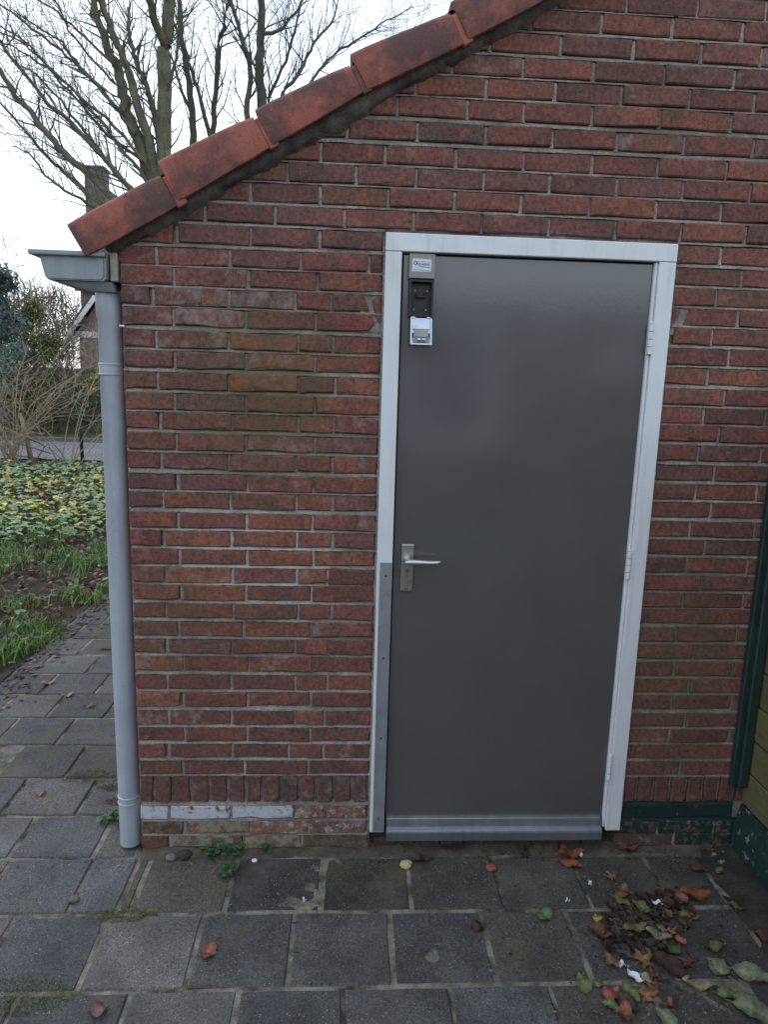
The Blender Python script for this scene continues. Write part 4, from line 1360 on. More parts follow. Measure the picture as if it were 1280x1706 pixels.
LC = {'orange': (0.27, 0.090, 0.050), 'rust': (0.18, 0.070, 0.042), 'brown': (0.145, 0.070, 0.036), 'tan': (0.26, 0.14, 0.065), 'dark': (0.062, 0.040, 0.034),
      'green': (0.145, 0.185, 0.070), 'olive': (0.125, 0.135, 0.045), 'grey': (0.215, 0.245, 0.155), 'yellow': (0.36, 0.33, 0.07), 'pale': (0.34, 0.30, 0.17), 'deepgreen': (0.055, 0.095, 0.025), 'plum': (0.115, 0.055, 0.05)}
LEAVES = [
 # kind, x, y, z, length, width, heading, curl, colour, label
 ('oval', 1.607, -0.041, .016, .115, .055, 0.05, .35, 'orange', 'upper of two long orange leaves below the door drip bar'),
 ('oval', 1.585, -0.020, .026, .070, .034, 1.9, .4, 'orange', 'short orange leaf standing up behind the long orange leaves'),
 ('oval', 1.588, -0.092, .008, .105, .050, -0.35, .3, 'orange', 'lower of two long orange leaves below the door drip bar'),
 ('lobed', 1.435, -0.040, .012, .085, .080, 2.4, .6, 'dark', 'dark purple brown curled leaf against the threshold under the door'),
 ('oval', 1.835, -0.012, .014, .095, .045, 0.0, .7, 'rust', 'rust red curled leaf under the right door jamb'),
 ('lobed', 2.155, -0.025, .012, .050, .050, 1.0, .6, 'orange', 'small orange leaf touching the green leaf by the fence footing'),
 ('oval', 2.158, -0.075, .008, .068, .050, 1.7, .25, 'grey', 'pale green leaf beside the small orange leaf at the wall corner'),
 ('oval', 2.215, -0.060, .010, .070, .042, -0.5, .45, 'grey', 'folded grey green leaf leaning on the green fence footing'),
 ('oval', 2.134, -0.135, .006, .050, .036, 1.5, .2, 'olive', 'small olive leaf just below the pale green corner leaf'),
 ('oval', 2.062, -0.121, .008, .080, .046, -0.3, .3, 'plum', 'dark plum leaf on the slab left of the corner leaves'),
 ('lobed', 1.720, -0.165, .010, .062, .058, 2.0, .4, 'tan', 'tan lobed leaf alone above the leaf pile'),
 ('oval', 1.726, -0.238, .012, .085, .058, 0.9, .35, 'brown', 'brown leaf at the top left edge of the leaf pile'),
 ('oval', 1.975, -0.265, .030, .120, .062, -0.20, .35, 'orange', 'large orange red leaf at the upper right of the leaf pile'),
 ('oval', 1.915, -0.285, .022, .085, .055, 1.0, .4, 'rust', 'rust brown leaf tucked left of the large orange red leaf'),
 ('oval', 1.703, -0.294, .026, .068, .044, -0.9, .25, 'green', 'fresh green leaf at the top left of the leaf pile'),
 ('oval', 1.758, -0.321, .030, .082, .046, 2.1, .3, 'green', 'green leaf standing tilted at the top of the leaf pile'),
 ('oval', 1.590, -0.362, .016, .045, .034, 1.5, .4, 'yellow', 'yellow spotted leaf at the left edge of the leaf pile'),
 ('oval', 1.582, -0.418, .016, .090, .058, -0.7, .4, 'brown', 'broad brown leaf under the yellow spotted leaf'),
 ('oval', 1.696, -0.415, .034, .098, .044, 0.15, .35, 'olive', 'olive green leaf lying across the middle of the leaf pile'),
 ('oval', 1.762, -0.444, .030, .095, .044, -0.5, .3, 'grey', 'pale green leaf right of the olive leaf on the pile'),
 ('lobed', 1.807, -0.432, .026, .058, .050, 0.4, .8, 'tan', 'curled tan leaf at the right side of the leaf pile'),
 ('oval', 1.828, -0.462, .020, .042, .036, 0.8, .6, 'orange', 'small orange curled leaf right of the pile beside the tan one'),
 ('oval', 1.792, -0.488, .018, .062, .046, 1.4, .25, 'deepgreen', 'dark green leaf below the small orange curled leaf'),
 ('oval', 1.905, -0.355, .014, .085, .038, -0.3, .3, 'olive', 'olive brown leaf on the right fringe of the leaf pile'),
 ('oval', 2.095, -0.312, .008, .062, .034, -0.8, .2, 'olive', 'narrow olive leaf alone on the slab right of the pile'),
 ('oval', 1.574, -0.534, .010, .062, .042, 2.0, .4, 'tan', 'light brown leaf left of the white paper scrap'),
 ('lobed', 1.668, -0.536, .016, .098, .098, 0.5, .35, 'tan', 'large tan maple leaf below the leaf pile'),
 ('lobed', 1.684, -0.590, .012, .070, .066, 1.6, .4, 'brown', 'brown maple leaf just under the large tan maple leaf'),
 ('oval', 1.652, -0.594, .010, .055, .038, 2.2, .3, 'pale', 'pale beige leaf beside the crumpled paper'),
 ('oval', 1.752, -0.560, .014, .150, .075, -1.0, .35, 'dark', 'long dark brown leaf running down right of the maple leaves'),
 ('lobed', 1.815, -0.545, .014, .098, .080, 2.7, .5, 'plum', 'crumpled plum brown leaf above the pale tan leaf'),
 ('oval', 1.800, -0.622, .008, .098, .046, -0.35, .4, 'pale', 'pale tan curled leaf lying apart right of the maple leaves'),
 ('lobed', 1.625, -0.655, .010, .092, .090, 0.2, .35, 'tan', 'tan brown maple leaf low in the scattered leaves'),
 ('lobed', 1.672, -0.638, .012, .075, .070, 2.4, .4, 'rust', 'reddish brown maple leaf right of the low tan maple leaf'),
 ('oval', 1.592, -0.644, .012, .080, .040, -1.2, .25, 'green', 'green leaf upright between the low brown leaves'),
 ('oval', 1.530, -0.648, .012, .075, .048, 0.6, .5, 'orange', 'orange brown leaf left of the upright green leaf'),
 ('oval', 1.522, -0.688, .010, .078, .036, -0.55, .3, 'green', 'green leaf below the orange brown leaf at the bottom'),
 ('oval', 1.566, -0.680, .010, .088, .056, -1.0, .3, 'plum', 'plum brown oval leaf behind the bright orange leaf'),
 ('oval', 1.548, -0.712, .018, .082, .044, 1.3, .35, 'orange', 'bright orange leaf lowest in the scattered leaves'),
 ('oval', 1.690, -0.680, .008, .050, .020, 1.4, .5, 'orange', 'narrow orange leaf sliver beside the reddish maple leaf'),
 ('oval', 1.660, -0.728, .008, .092, .055, 2.0, .2, 'grey', 'grey green leaf cut by the lower picture edge'),
 ('oval', 1.460, -0.609, .006, .085, .048, 1.6, .2, 'green', 'pointed green leaf alone left of the scattered leaves'),
 ('oval', 1.506, -0.607, .006, .035, .030, 1.0, .2, 'olive', 'tiny olive leaf right of the pointed green leaf'),
 ('oval', 1.545, -0.300, .006, .002, .002, 1.0, .2, 'olive', None),
 ('oval', 1.422, -0.340, .006, .068, .058, 0.7, .2, 'green', 'round green leaf alone on the slab below the drip bar'),
 ('oval', 1.926, -0.482, .006, .078, .048, 0.1, .3, 'olive', 'olive leaf with bent stalk right of the pile'),
 ('oval', 1.898, -0.558, .006, .088, .068, 1.9, .18, 'grey', 'broad grey green leaf in the middle of the right slabs'),
 ('oval', 1.993, -0.585, .006, .135, .085, -0.30, .18, 'grey', 'big grey green leaf near the right picture edge'),
 ('oval', 1.880, -0.655, .006, .088, .044, -0.15, .3, 'green', 'wavy green leaf between the two big grey green leaves'),
 ('oval', 1.935, -0.712, .006, .150, .090, -0.45, .18, 'grey', 'largest grey green leaf in the lower right corner'),
 ('oval', 2.112, -0.452, .010, .070, .034, -0.9, .4, 'rust', 'half brown leaf at the fence edge of the slabs'),
 ('oval', 0.335, -0.469, .006, .080, .052, 1.45, .22, 'orange', 'single orange beech leaf on the slab left of the door'),
 ('oval', -0.527, 0.365, .006, .055, .030, 0.5, .3, 'orange', 'single small orange leaf on the path beside the downpipe'),
 ('oval', 0.073, -0.668, .008, .062, .050, 0.9, .7, 'plum', 'curled plum leaf at the lower left picture edge'),
 ('oval', 1.189, -0.382, .005, .058, .048, 0.3, .12, 'dark', 'flat black wet leaf on the slab in front of the door'),
 ('oval', 1.040, -0.058, .014, .085, .040, 0.2, .3, 'dark', 'dark flat leaf against the threshold beside the yellow stone'),
 ('oval', -0.95, 1.46, .008, .090, .050, 0.3, .4, 'tan', 'pale tan leaf on the path below the flower bed corner'),
 ('oval', -0.78, 1.30, .008, .085, .045, 0.4, .4, 'tan', 'bleached leaf lying across a path joint'),
 ('oval', -0.62, 1.165, .008, .080, .034, 0.2, .3, 'brown', 'narrow brown leaf on the path joint near the downpipe'),
]
for i, (kd, x, y, z, L, Wd, hd, cu, colr, lab) in enumerate(LEAVES):
    if lab is None: continue
    V, F, tn = leaf_mesh(kd, L * 0.9, Wd * 0.9, cu * 0.8, i)
    c, s = math.cos(hd), math.sin(hd)
    V = [(x + a * c - b_ * s, y + a * s + b_ * c, max(z * 0.5, 0.004) + 0.003 + zz) for a, b_, zz in V]
    k_ = LC[colr]; f_ = rnd.uniform(0.72, 0.98)
    o = obj('fallen_leaf', V, F, M['fallen'], smooth=True, color=(k_[0] * f_, k_[1] * f_, k_[2] * f_, 1), tints=np.array(tn))
    tag(o, lab, 'leaf', 'fallen leaves on the paving')

# ---- masses of leaves (nobody could count these)
def scatter(name, items, mat, tpl_V, tpl_F, kind='stuff', parent=None, label=None, cat=None):
    """items: (x,y,z,size,yaw,pitch,roll,(r,g,b)); template leaf in unit size"""
    T = np.array(tpl_V, float)
    nT = len(T)
    n = len(items)
    VV = np.zeros((n * nT, 3)); TT = np.zeros((n * nT, 3))
    FF = []
    for i, (x, y, z, s, yw, pt, rl, c) in enumerate(items):
        cy, sy = math.cos(yw), math.sin(yw); cp, sp = math.cos(pt), math.sin(pt); cr_, sr_ = math.cos(rl), math.sin(rl)
        Rm = np.array([[cy, -sy, 0], [sy, cy, 0], [0, 0, 1]]) @ np.array([[cp, 0, sp], [0, 1, 0], [-sp, 0, cp]]) @ np.array([[1, 0, 0], [0, cr_, -sr_], [0, sr_, cr_]])
        VV[i * nT:(i + 1) * nT] = (T * s) @ Rm.T + (x, y, z)
        TT[i * nT:(i + 1) * nT] = c
        b_ = i * nT
        FF += [tuple(b_ + k for k in g) for g in tpl_F]
    o = obj(name, VV, FF, mat, parent, tints=TT, origin=(0, 0, 0) if parent is None else None)
    tag(o, label, cat, kind=kind)
    return o
def tpl_oval():
    V = [(-.5, 0, 0), (-.2, -.26, .06), (-.2, 0, -.02), (-.2, .26, .06), (.2, -.24, .07), (.2, 0, 0), (.2, .24, .07), (.5, 0, .05)]
    F = [(0, 1, 2), (0, 2, 3), (1, 4, 5, 2), (2, 5, 6, 3), (4, 7, 5), (5, 7, 6)]
    return V, F
def tpl_lobed():
    V = [(0, 0, 0.02)]
    pr = [(-2.3, .42), (-1.75, .30), (-1.15, .52), (-.6, .33), (0, .60), (.6, .33), (1.15, .52), (1.75, .30), (2.3, .42)]
    for a, r_ in pr: V.append((math.cos(a) * r_, math.sin(a) * r_, -0.05 * (r_ > .4)))
    F = [(0, i, i + 1) for i in range(1, len(pr))]
    return V, F
OV, LO = tpl_oval(), tpl_lobed()
def jit(c, s=0.25):
    k_ = 1 + rnd.uniform(-s, s)
    return tuple(max(0.004, v * k_ * (1 + rnd.uniform(-.08, .08))) for v in c)

# rotting core of the leaf pile by the fence
items = []
PILE = [(1.594, -0.343), (1.662, -0.300), (1.829, -0.240), (1.918, -0.232), (1.955, -0.327), (1.860, -0.403), (1.770, -0.500), (1.629, -0.526), (1.575, -0.457)]
def inside(x, y, P_):
    c_ = False
    for i in range(len(P_)):
        x1_, y1_ = P_[i]; x2_, y2_ = P_[i - 1]
        if (y1_ > y) != (y2_ > y) and x < (x2_ - x1_) * (y - y1_) / (y2_ - y1_) + x1_: c_ = not c_
    return c_
while len(items) < 620:
    x, y = rnd.gauss(1.76, 0.12), rnd.gauss(-0.37, 0.09)
    if not inside(x, y, PILE) or nz(x * 17, y * 17, 2.0) < -0.12 + 0.25 * rnd.random() - 0.2: continue
    c = rnd.choices([(0.038, 0.026, 0.023), (0.060, 0.036, 0.028), (0.095, 0.052, 0.034), (0.15, 0.078, 0.042), (0.11, 0.10, 0.05)], [9, 5, 2, .5, .2])[0]
    items.append((x, y, rnd.uniform(0.002, 0.010), rnd.choice([rnd.uniform(0.02, 0.035), rnd.uniform(0.035, 0.062)]), rnd.uniform(0, 6.3), rnd.uniform(-.3, .3), rnd.uniform(-.3, .3), jit(c)))
scatter('leaf_pile', items, M['leaf'], *OV, label='dark heap of rotting brown leaves on the slabs by the fence', cat='leaf pile')
# crumbs round about
items = []
for i in range(520):
    if i < 260: x, y = rnd.gauss(1.78, 0.26), rnd.gauss(-0.42, 0.22)
    else: x, y = rnd.uniform(-1.1, 2.15), rnd.choice([rnd.uniform(-0.09, -0.01), rnd.uniform(-1.6, 0.0)])
    if x > 2.2 or y > -0.005: continue
    c = rnd.choice([(0.05, 0.035, 0.025), (0.09, 0.06, 0.04), (0.13, 0.08, 0.045), (0.035, 0.03, 0.026), (0.20, 0.18, 0.14)])
    items.append((x, y, 0.0065, rnd.uniform(0.004, 0.016), rnd.uniform(0, 6.3), rnd.uniform(-.3, .3), rnd.uniform(-.3, .3), jit(c)))
scatter('leaf_crumbs', items, M['leaf'], *OV, label='crumbs of dead leaf strewn over the slabs', cat='leaf crumbs')

# paper scraps, stones
def pebble(name, x, y, r_, mat, label, cat, squash=0.6, color=None, z0=0.0):
    b = bmesh.new()
    bmesh.ops.create_icosphere(b, subdivisions=2, radius=r_)
    sd = rnd.uniform(0, 50)
    for v in b.verts:
        k_ = 1 + 0.35 * nz(v.co.x / r_ + sd, v.co.y / r_, v.co.z / r_)
        v.co = Vector((v.co.x * k_ * 1.15, v.co.y * k_, v.co.z * k_ * squash)) + Vector((x, y, z0 + r_ * squash * 0.7))
    o = bmobj(name, b, mat, color=color)
    return tag(o, label, cat)
M['yellow_stone'] = noisy('yellow_stone', (0.42, 0.34, 0.15), (0.50, 0.44, 0.26), 60, 0.8, 0.5, 0.003)
M['red_chip'] = noisy('red_chip', (0.30, 0.085, 0.045), (0.22, 0.06, 0.035), 60, 0.85, 0.5, 0.003)
pebble('stone', 0.977, -0.088, 0.020, M['yellow_stone'], 'pale yellow stone in front of the door threshold', 'stone', 0.7)
pebble('brick_chip', 1.286, -0.110, 0.018, M['red_chip'], 'orange brick chip on the slab under the door', 'brick chip', 0.6)
pebble('stone', -0.155, -0.245, 0.014, M['kerb'], 'small grey stone on the slab joint left of the downpipe foot', 'stone', 0.7)
pebble('stone', 0.115, -0.040, 0.017, M['kerb'], 'grey rubble lump at the left end of the wall foot', 'stone', 0.8)
pebble('stone', 0.165, -0.030, 0.022, M['earth'], 'dark rubble lump between wall foot and weeds', 'stone', 0.8)
pebble('mortar_crumb', 0.42, -0.055, 0.009, M['paper'], 'tiny pale mortar crumb below the weeds', 'crumb', 0.6)
def scrap(x, y, L, Wd, hd, label, mat='paper', curl=0.4):
    V, F, _t = leaf_mesh('oval', L, Wd, curl, int(x * 977) % 50)
    c, s = math.cos(hd), math.sin(hd)
    V = [(x + a * c - b_ * s, y + a * s + b_ * c, 0.024 * (abs(x - 1.76) < .15 and y > -0.5) + 0.006 + zz) for a, b_, zz in V[:65]]
    F = [g for g in F if max(g) < 65]
    tag(obj('paper_scrap', V, F, M[mat], smooth=False), label, 'paper scrap', 'paper scraps')
scrap(1.813, -0.318, 0.040, 0.016, -0.3, 'white paper scrap near the top of the leaf pile')
scrap(1.602, -0.543, 0.032, 0.020, -0.1, 'white paper scrap below the leaf pile')
scrap(1.623, -0.596, 0.055, 0.026, -0.9, 'crumpled pale paper strip between the maple leaves', curl=1.0)
scrap(1.615, -0.221, 0.022, 0.010, 1.2, 'small white scrap on a joint above the leaf pile')
scrap(1.521, -0.273, 0.016, 0.010, 0.0, 'tiny white scrap left of the leaf pile')
scrap(1.632, -0.076, 0.016, 0.012, 0.9, 'tiny white scrap beside the long orange leaves')
scrap(0.615, -0.261, 0.018, 0.010, -0.7, 'pale blue scrap on the slab left of the door', curl=0.9)

# ================================================================== WEEDS
def weed(x, y, n, spread, label, z0=0.0):
    e = empty('weed', (x, y, z0), label, 'weed', 'weeds at the wall foot')
    its, V, F = [], [], []
    for i in range(n):
        a = rnd.uniform(0, 6.3); r_ = spread * rnd.random() ** 0.6; h = rnd.uniform(0.012, 0.05) * (1 - 0.4 * r_ / spread)
        px, py = x + math.cos(a) * r_, y + math.sin(a) * r_ * 0.6
        tube(V, F, [(x + 0.1 * (px - x), y + 0.1 * (py - y), z0), ((x + px) / 2, (y + py) / 2, z0 + h * 0.8), (px, py, z0 + h)], [0.0012, 0.001, 0.0008], 4)
        for q in range(3):
            its.append((px + rnd.gauss(0, 0.006), py + rnd.gauss(0, 0.005), z0 + h + rnd.uniform(-.004, .006), rnd.uniform(0.018, 0.032), rnd.uniform(0, 6.3), rnd.uniform(-.4, .4), rnd.uniform(-.4, .4), jit((0.055, 0.115, 0.050))))
    obj('stems', V, F, M['lawn'], e)
    scatter('leaves', its, M['leaf'], *LO, kind=None, parent=e)
weed(0.285, -0.020, 22, 0.060, 'leafy green weed in the gap at the wall foot', 0.015)
weed(0.352, -0.030, 12, 0.035, 'weed just right of the leafy weed at the wall foot', 0.012)
weed(0.345, -0.120, 12, 0.035, 'small weed on the slab joint below the other weeds', 0.0)
weed(-0.170, 0.190, 14, 0.055, 'small weed beside the foot of the downpipe', 0.0)
weed(0.455, -0.020, 6, 0.02, 'tiny weed tuft right of the wall foot weeds', 0.01)

# ================================================================== GARDEN BED
def in_view(x, y, pad=1.2):
    """plants are grown where the bed can be seen from about here"""
    d = y + 2.33
    return -0.62 * d - pad < x - 0.73 < -0.28 * d + pad
items = []
for i in range(9000):
    y = rnd.uniform(4.6, 10.9); x = rnd.uniform(-9, -1.2)
    if not in_view(x, y): continue
    edge = 4.95 + 0.5 * nz(x * 0.9, 3.0)
    if y < edge or nz(x * 1.1, y * 1.1, 9) < -0.42: continue
    f_ = nz(x * 0.8, y * 0.8, 2)
    yellow = 0.34 if 5.5 < y < 9.2 else 0.07
    if rnd.random() < yellow + 0.25 * max(0, f_) * (5.4 < y < 9):
        c = rnd.choice([(0.52, 0.43, 0.085), (0.46, 0.40, 0.12), (0.42, 0.27, 0.08), (0.40, 0.41, 0.09)])
    else:
        c = rnd.choice([(0.12, 0.22, 0.085), (0.16, 0.27, 0.105), (0.20, 0.30, 0.15), (0.10, 0.18, 0.07), (0.25, 0.32, 0.14)])
    items.append((x, y, 0.05 + rnd.uniform(0, 0.15), rnd.uniform(0.07, 0.125), rnd.uniform(0, 6.3), rnd.gauss(0, .35), rnd.gauss(0, .35), jit(c)))
scatter('ground_cover', items, M['leaf'], *LO, label='low ground cover with green and yellow lobed leaves in the bed', cat='ground cover')
items = []
for i in range(19000):
    y = rnd.uniform(-1.0, 12.2); x = rnd.uniform(-9, -1.24)
    if not in_view(x, y, 1.0): continue
    if y > 6 and y < 10.3 and rnd.random() < 0.75: continue
    c = rnd.choices([(0.085, 0.045, 0.036), (0.12, 0.07, 0.06), (0.17, 0.075, 0.04), (0.15, 0.12, 0.11), (0.24, 0.085, 0.035), (0.05, 0.035, 0.03)], [4, 3, 2, 1.5, .7, 3])[0]
    if y > 10.3: c = rnd.choice([(0.15, 0.062, 0.042), (0.10, 0.05, 0.038), (0.19, 0.085, 0.05)])
    items.append((x, y, rnd.uniform(-0.005, 0.04), rnd.uniform(0.03, 0.075), rnd.uniform(0, 6.3), rnd.gauss(0, .4), rnd.gauss(0, .4), jit(c)))
for i in range(520):      # litter spilling over the path edge
    y = rnd.uniform(0.9, 4.5); x = -1.215 + abs(rnd.gauss(0, 0.10))
    c = rnd.choice([(0.085, 0.05, 0.045), (0.13, 0.085, 0.075), (0.06, 0.04, 0.035)])
    items.append((x, y, 0.008, rnd.uniform(0.02, 0.05), rnd.uniform(0, 6.3), rnd.gauss(0, .3), rnd.gauss(0, .3), jit(c)))
scatter('leaf_litter', items, M['leaf'], *LO, label='brown leaf litter covering the soil between the grass tufts', cat='leaf litter')
# grass in tufts
BL = ([(-.5, -.035, 0), (-.5, .035, 0), (0, -.026, .35), (0, .026, .35), (.45, 0, .42)], [(0, 2, 3, 1), (2, 4, 3)])
items = []
tufts = []
for i in range(1500):
    y = rnd.uniform(-0.6, 6.2); x = rnd.uniform(-6, -1.20)
    if in_view(x, y, 0.8) and nz(x * 1.3, y * 1.3, 6) > -0.12: tufts.append((x, y))
for (x, y) in tufts:
    h = rnd.uniform(0.045, 0.125)
    base = rnd.choice([(0.12, 0.21, 0.045), (0.15, 0.25, 0.055), (0.16, 0.22, 0.075), (0.10, 0.17, 0.045)])
    for q in range(rnd.randint(18, 46)):
        items.append((x + rnd.gauss(0, .05), y + rnd.gauss(0, .05), h * 0.28, h * rnd.uniform(.7, 1.3), rnd.uniform(0, 6.3), rnd.uniform(-1.15, -0.2), rnd.gauss(0, .2), jit(base)))
scatter('grass', items, M['leaf'], *BL, label='tufts of green grass along the path edge', cat='grass')
# broad-leaved weeds among the grass
items = []
for i in range(1900):
    y = rnd.uniform(0.2, 5.6); x = rnd.uniform(-5, -1.25)
    if not in_view(x, y, 0.8) or nz(x * 1.9, y * 1.9, 21) < 0.05: continue
    items.append((x, y, rnd.uniform(0.03, 0.09), rnd.uniform(0.035, 0.075), rnd.uniform(0, 6.3), rnd.gauss(0, .4), rnd.gauss(0, .4), jit(rnd.choice([(0.10, 0.18, 0.07), (0.14, 0.22, 0.11), (0.08, 0.15, 0.05)]))))
scatter('bed_weeds', items, M['leaf'], *OV, label='pale green broad leaved weeds among grass and litter', cat='weeds')

# moss cushions on the path
items = []
for (cx, cy, rr, n_) in ((-1.13, 2.95, 0.16, 900), (-1.19, 2.3, 0.05, 220), (-0.80, 1.98, 0.03, 90), (-0.71, 1.90, 0.03, 60), (-0.35, 0.50, 0.10, 200), (-0.24, 0.42, 0.05, 150), (-0.22, 0.78, 0.09, 200), (-0.14, 0.32, 0.07, 250), (-0.20, -0.61, 0.12, 380), (0.02, -0.31, 0.06, 150), (-0.42, -0.60, 0.10, 200)):
    for q in range(n_ * 3):
        a = rnd.uniform(0, 6.3); r_ = rr * math.sqrt(rnd.random())
        x = cx + math.cos(a) * r_ * 1.5; y = cy + math.sin(a) * r_ * 0.55
        if x > -0.02 and y > -0.02: continue
        items.append((x, y, 0.004, rnd.uniform(0.004, 0.008), rnd.uniform(0, 6.3), rnd.gauss(0, .5), rnd.gauss(0, .5), jit((0.085, 0.10, 0.020))))
scatter('moss', items, M['leaf'], *OV, label='yellow green moss growing in the paving joints', cat='moss')

# ================================================================== WIRE FENCE AT THE STREET
wf = empty('wire_fence', (-4.54, 11.64, 0), 'low green wire mesh fence with round post at the end of the bed', 'fence')
for px in (-9.4, -6.97, -4.54, -2.11, 0.32):
    V, F = [], []
    tube(V, F, [(px, 11.64, -0.1), (px, 11.64, 1.05), (px, 11.64, 1.07)], [0.034, 0.034, 0.02], 10)
    obj('post', V, F, M['greenwood'], wf, smooth=True)
V, F = [], []
z0, z1 = 0.05, 0.98
x = -9.4
while x < 0.32:
    for s in (1, -1):
        xa, xb = (x, x + (z1 - z0)) if s > 0 else (x + (z1 - z0), x)
        tube(V, F, [(xa, 11.64, z0), (xb, 11.64, z1)], [0.0016, 0.0016], 3, cap=False)
    x += 0.085
for z in (z0, 0.5, z1):
    tube(V, F, [(-9.4 + i * 0.5, 11.638, z - 0.02 * math.sin(i * 0.64) ** 2) for i in range(20)], [0.0022] * 20, 4, cap=False)
obj('wire_mesh', V, F, M['wire'], wf)['kind'] = 'stuff'

# ================================================================== TREES
LIMBS = {
 'A': [
  [(-3.3,1.9),(-3.32,4.13),(-3.36,5.63),(-3.35,7.21),(-3.3,8.38),(-3.26,8.77),(-3.15,9.53),(-3.03,11.19)],
  [(-3.29,4.38),(-3.7,6.11),(-3.97,6.88),(-4.21,7.43),(-4.29,7.87),(-4.39,8.33),(-4.55,8.58),(-4.75,9.11),(-4.88,9.44),(-5.01,10.09)],
  [(-3.46,5.63),(-3.68,6.79),(-3.89,7.47),(-4.02,7.99),(-4.15,8.41),(-4.29,8.72),(-4.47,9.2),(-4.57,9.45),(-4.65,10.11)],
  [(-3.35,6.0),(-3.54,7.07),(-3.68,7.64),(-3.86,8.1),(-4.07,8.52),(-4.21,8.91),(-4.34,9.35),(-4.39,9.91)],
  [(-3.29,8.61),(-3.43,9.06),(-3.49,9.51),(-3.54,10.39)],
  [(-3.55,5.13),(-4.17,5.84),(-4.44,6.2),(-5.17,6.95),(-5.59,7.28),(-6.17,8.01),(-6.39,8.34),(-6.68,8.5),(-7.14,8.87)],
  [(-3.53,5.75),(-3.74,5.98),(-4.3,6.63),(-4.78,7.26),(-5.49,7.93),(-6.07,8.47),(-6.66,8.78)],
  [(-3.97,6.88),(-4.33,7.34),(-4.87,7.96),(-5.28,8.4),(-5.57,8.78),(-6.15,9.15),(-6.62,9.45)],
  [(-3.29,4.13),(-4.09,5.23),(-4.98,6.05),(-5.39,6.37),(-5.74,6.8),(-6.09,7.2),(-6.49,7.82),(-6.72,8.04),(-7.17,8.53)],
  [(-3.3,3.87),(-4.85,5.51),(-5.35,5.92),(-5.77,6.26),(-6.24,6.78),(-6.76,7.34),(-7.22,7.84)],
  [(-3.3,3.74),(-4.11,4.86),(-4.99,5.44),(-5.73,5.84),(-6.22,6.18),(-6.56,6.65),(-7.05,6.86)],
  [(-3.58,5.99),(-3.8,6.41),(-4.53,7.15),(-5.02,7.48),(-5.55,7.98),(-5.96,8.31),(-6.68,8.55)],
  [(-4.22,7.32),(-4.98,8.04),(-5.43,8.42),(-6.14,8.92),(-6.63,9.24),(-6.98,9.44)],
  [(-4.35,7.87),(-4.7,8.2),(-5.18,8.74),(-5.24,8.97),(-5.44,9.35),(-5.51,9.74)],
  [(-4.33,8.21),(-4.84,8.59),(-5.23,8.91),(-5.91,9.21),(-6.25,9.47)],
  [(-3.32,5.01),(-3.82,5.61),(-4.26,5.96),(-4.93,6.72),(-5.34,7.23),(-5.81,7.8),(-6.33,8.29),(-6.81,8.49)],
  [(-3.8,6.35),(-4.54,6.86),(-5.2,7.59),(-5.79,8.14),(-6.44,8.51),(-6.8,8.61)],
  [(-3.26,7.57),(-2.98,8.28),(-2.78,8.87),(-2.73,9.55)],
  [(-3.34,7.91),(-3.5,8.37),(-3.65,8.94),(-3.69,9.5)],
 ],
 'B': [
  [(-3.44,1.96),(-3.42,5.54),(-3.58,7.99),(-3.6,8.88),(-3.8,10.18),(-3.86,11.03),(-3.91,12.28)],
  [(-3.42,5.54),(-3.05,8.16),(-2.88,9.5),(-2.71,10.38),(-2.46,11.24),(-2.38,12.09)],
  [(-3.1,8.01),(-3.43,9.33),(-3.65,10.04),(-3.87,10.6),(-4.09,11.16)],
  [(-3.57,8.58),(-3.9,9.45),(-4.12,10.16),(-4.02,10.88)],
 ],
 'C': [
  [(-1.62,2.0),(-1.62,5.41),(-1.64,8.75),(-1.69,9.72),(-1.61,10.54),(-1.71,11.87)],
  [(-1.62,6.16),(-1.99,8.45),(-1.87,9.43),(-2.09,10.11),(-2.3,10.78),(-2.44,11.43)],
  [(-1.62,6.89),(-1.11,9.05),(-0.66,9.63),(-0.36,10.33),(0.08,10.9),(0.37,11.72)],
  [(-1.62,7.47),(-1.42,8.76),(-0.96,9.48),(-0.66,10.32),(-0.45,11.14)],
  [(-1.64,10.27),(-1.12,10.5),(-0.67,11.13),(-0.53,11.67)],
  [(-1.34,7.91),(-0.21,9.65),(0.24,10.23),(0.84,10.67),(1.58,11.25),(2.17,11.68)],
  [(-1.62,6.45),(0.26,9.12),(1.16,10.0),(2.06,10.46),(2.95,11.05)],
 ],
}

def grow(V, F, start, direc, length, rad, depth, rg, up=0.25, sides=4, minr=0.0036):
    """a bending tapering branch with side twigs"""
    n = max(3, int(length / 0.22))
    p = Vector(start); d = Vector(direc).normalized()
    path, radii = [p.copy()], [rad]
    st = length / n
    for i in range(n):
        d = (d + Vector((rg.gauss(0, .16), rg.gauss(0, .16), rg.gauss(0, .12) + up * 0.18))).normalized()
        p = p + d * st
        path.append(p.copy()); radii.append(max(minr, rad * (1 - 0.82 * (i + 1) / n)))
        if depth > 0 and i >= 1 and rg.random() < (0.85 if depth > 1 else 0.95):
            sd = d.orthogonal().normalized()
            sd = Matrix.Rotation(rg.uniform(0, 6.283), 3, d) @ sd
            nd = (d * rg.uniform(0.55, 1.0) + sd * rg.uniform(0.45, 0.9)).normalized()
            grow(V, F, p, nd, length * rg.uniform(0.28, 0.55), radii[-1] * rg.uniform(0.45, 0.65), depth - 1, rg, up, 3, minr)
    tube(V, F, path, radii, sides, cap=False)

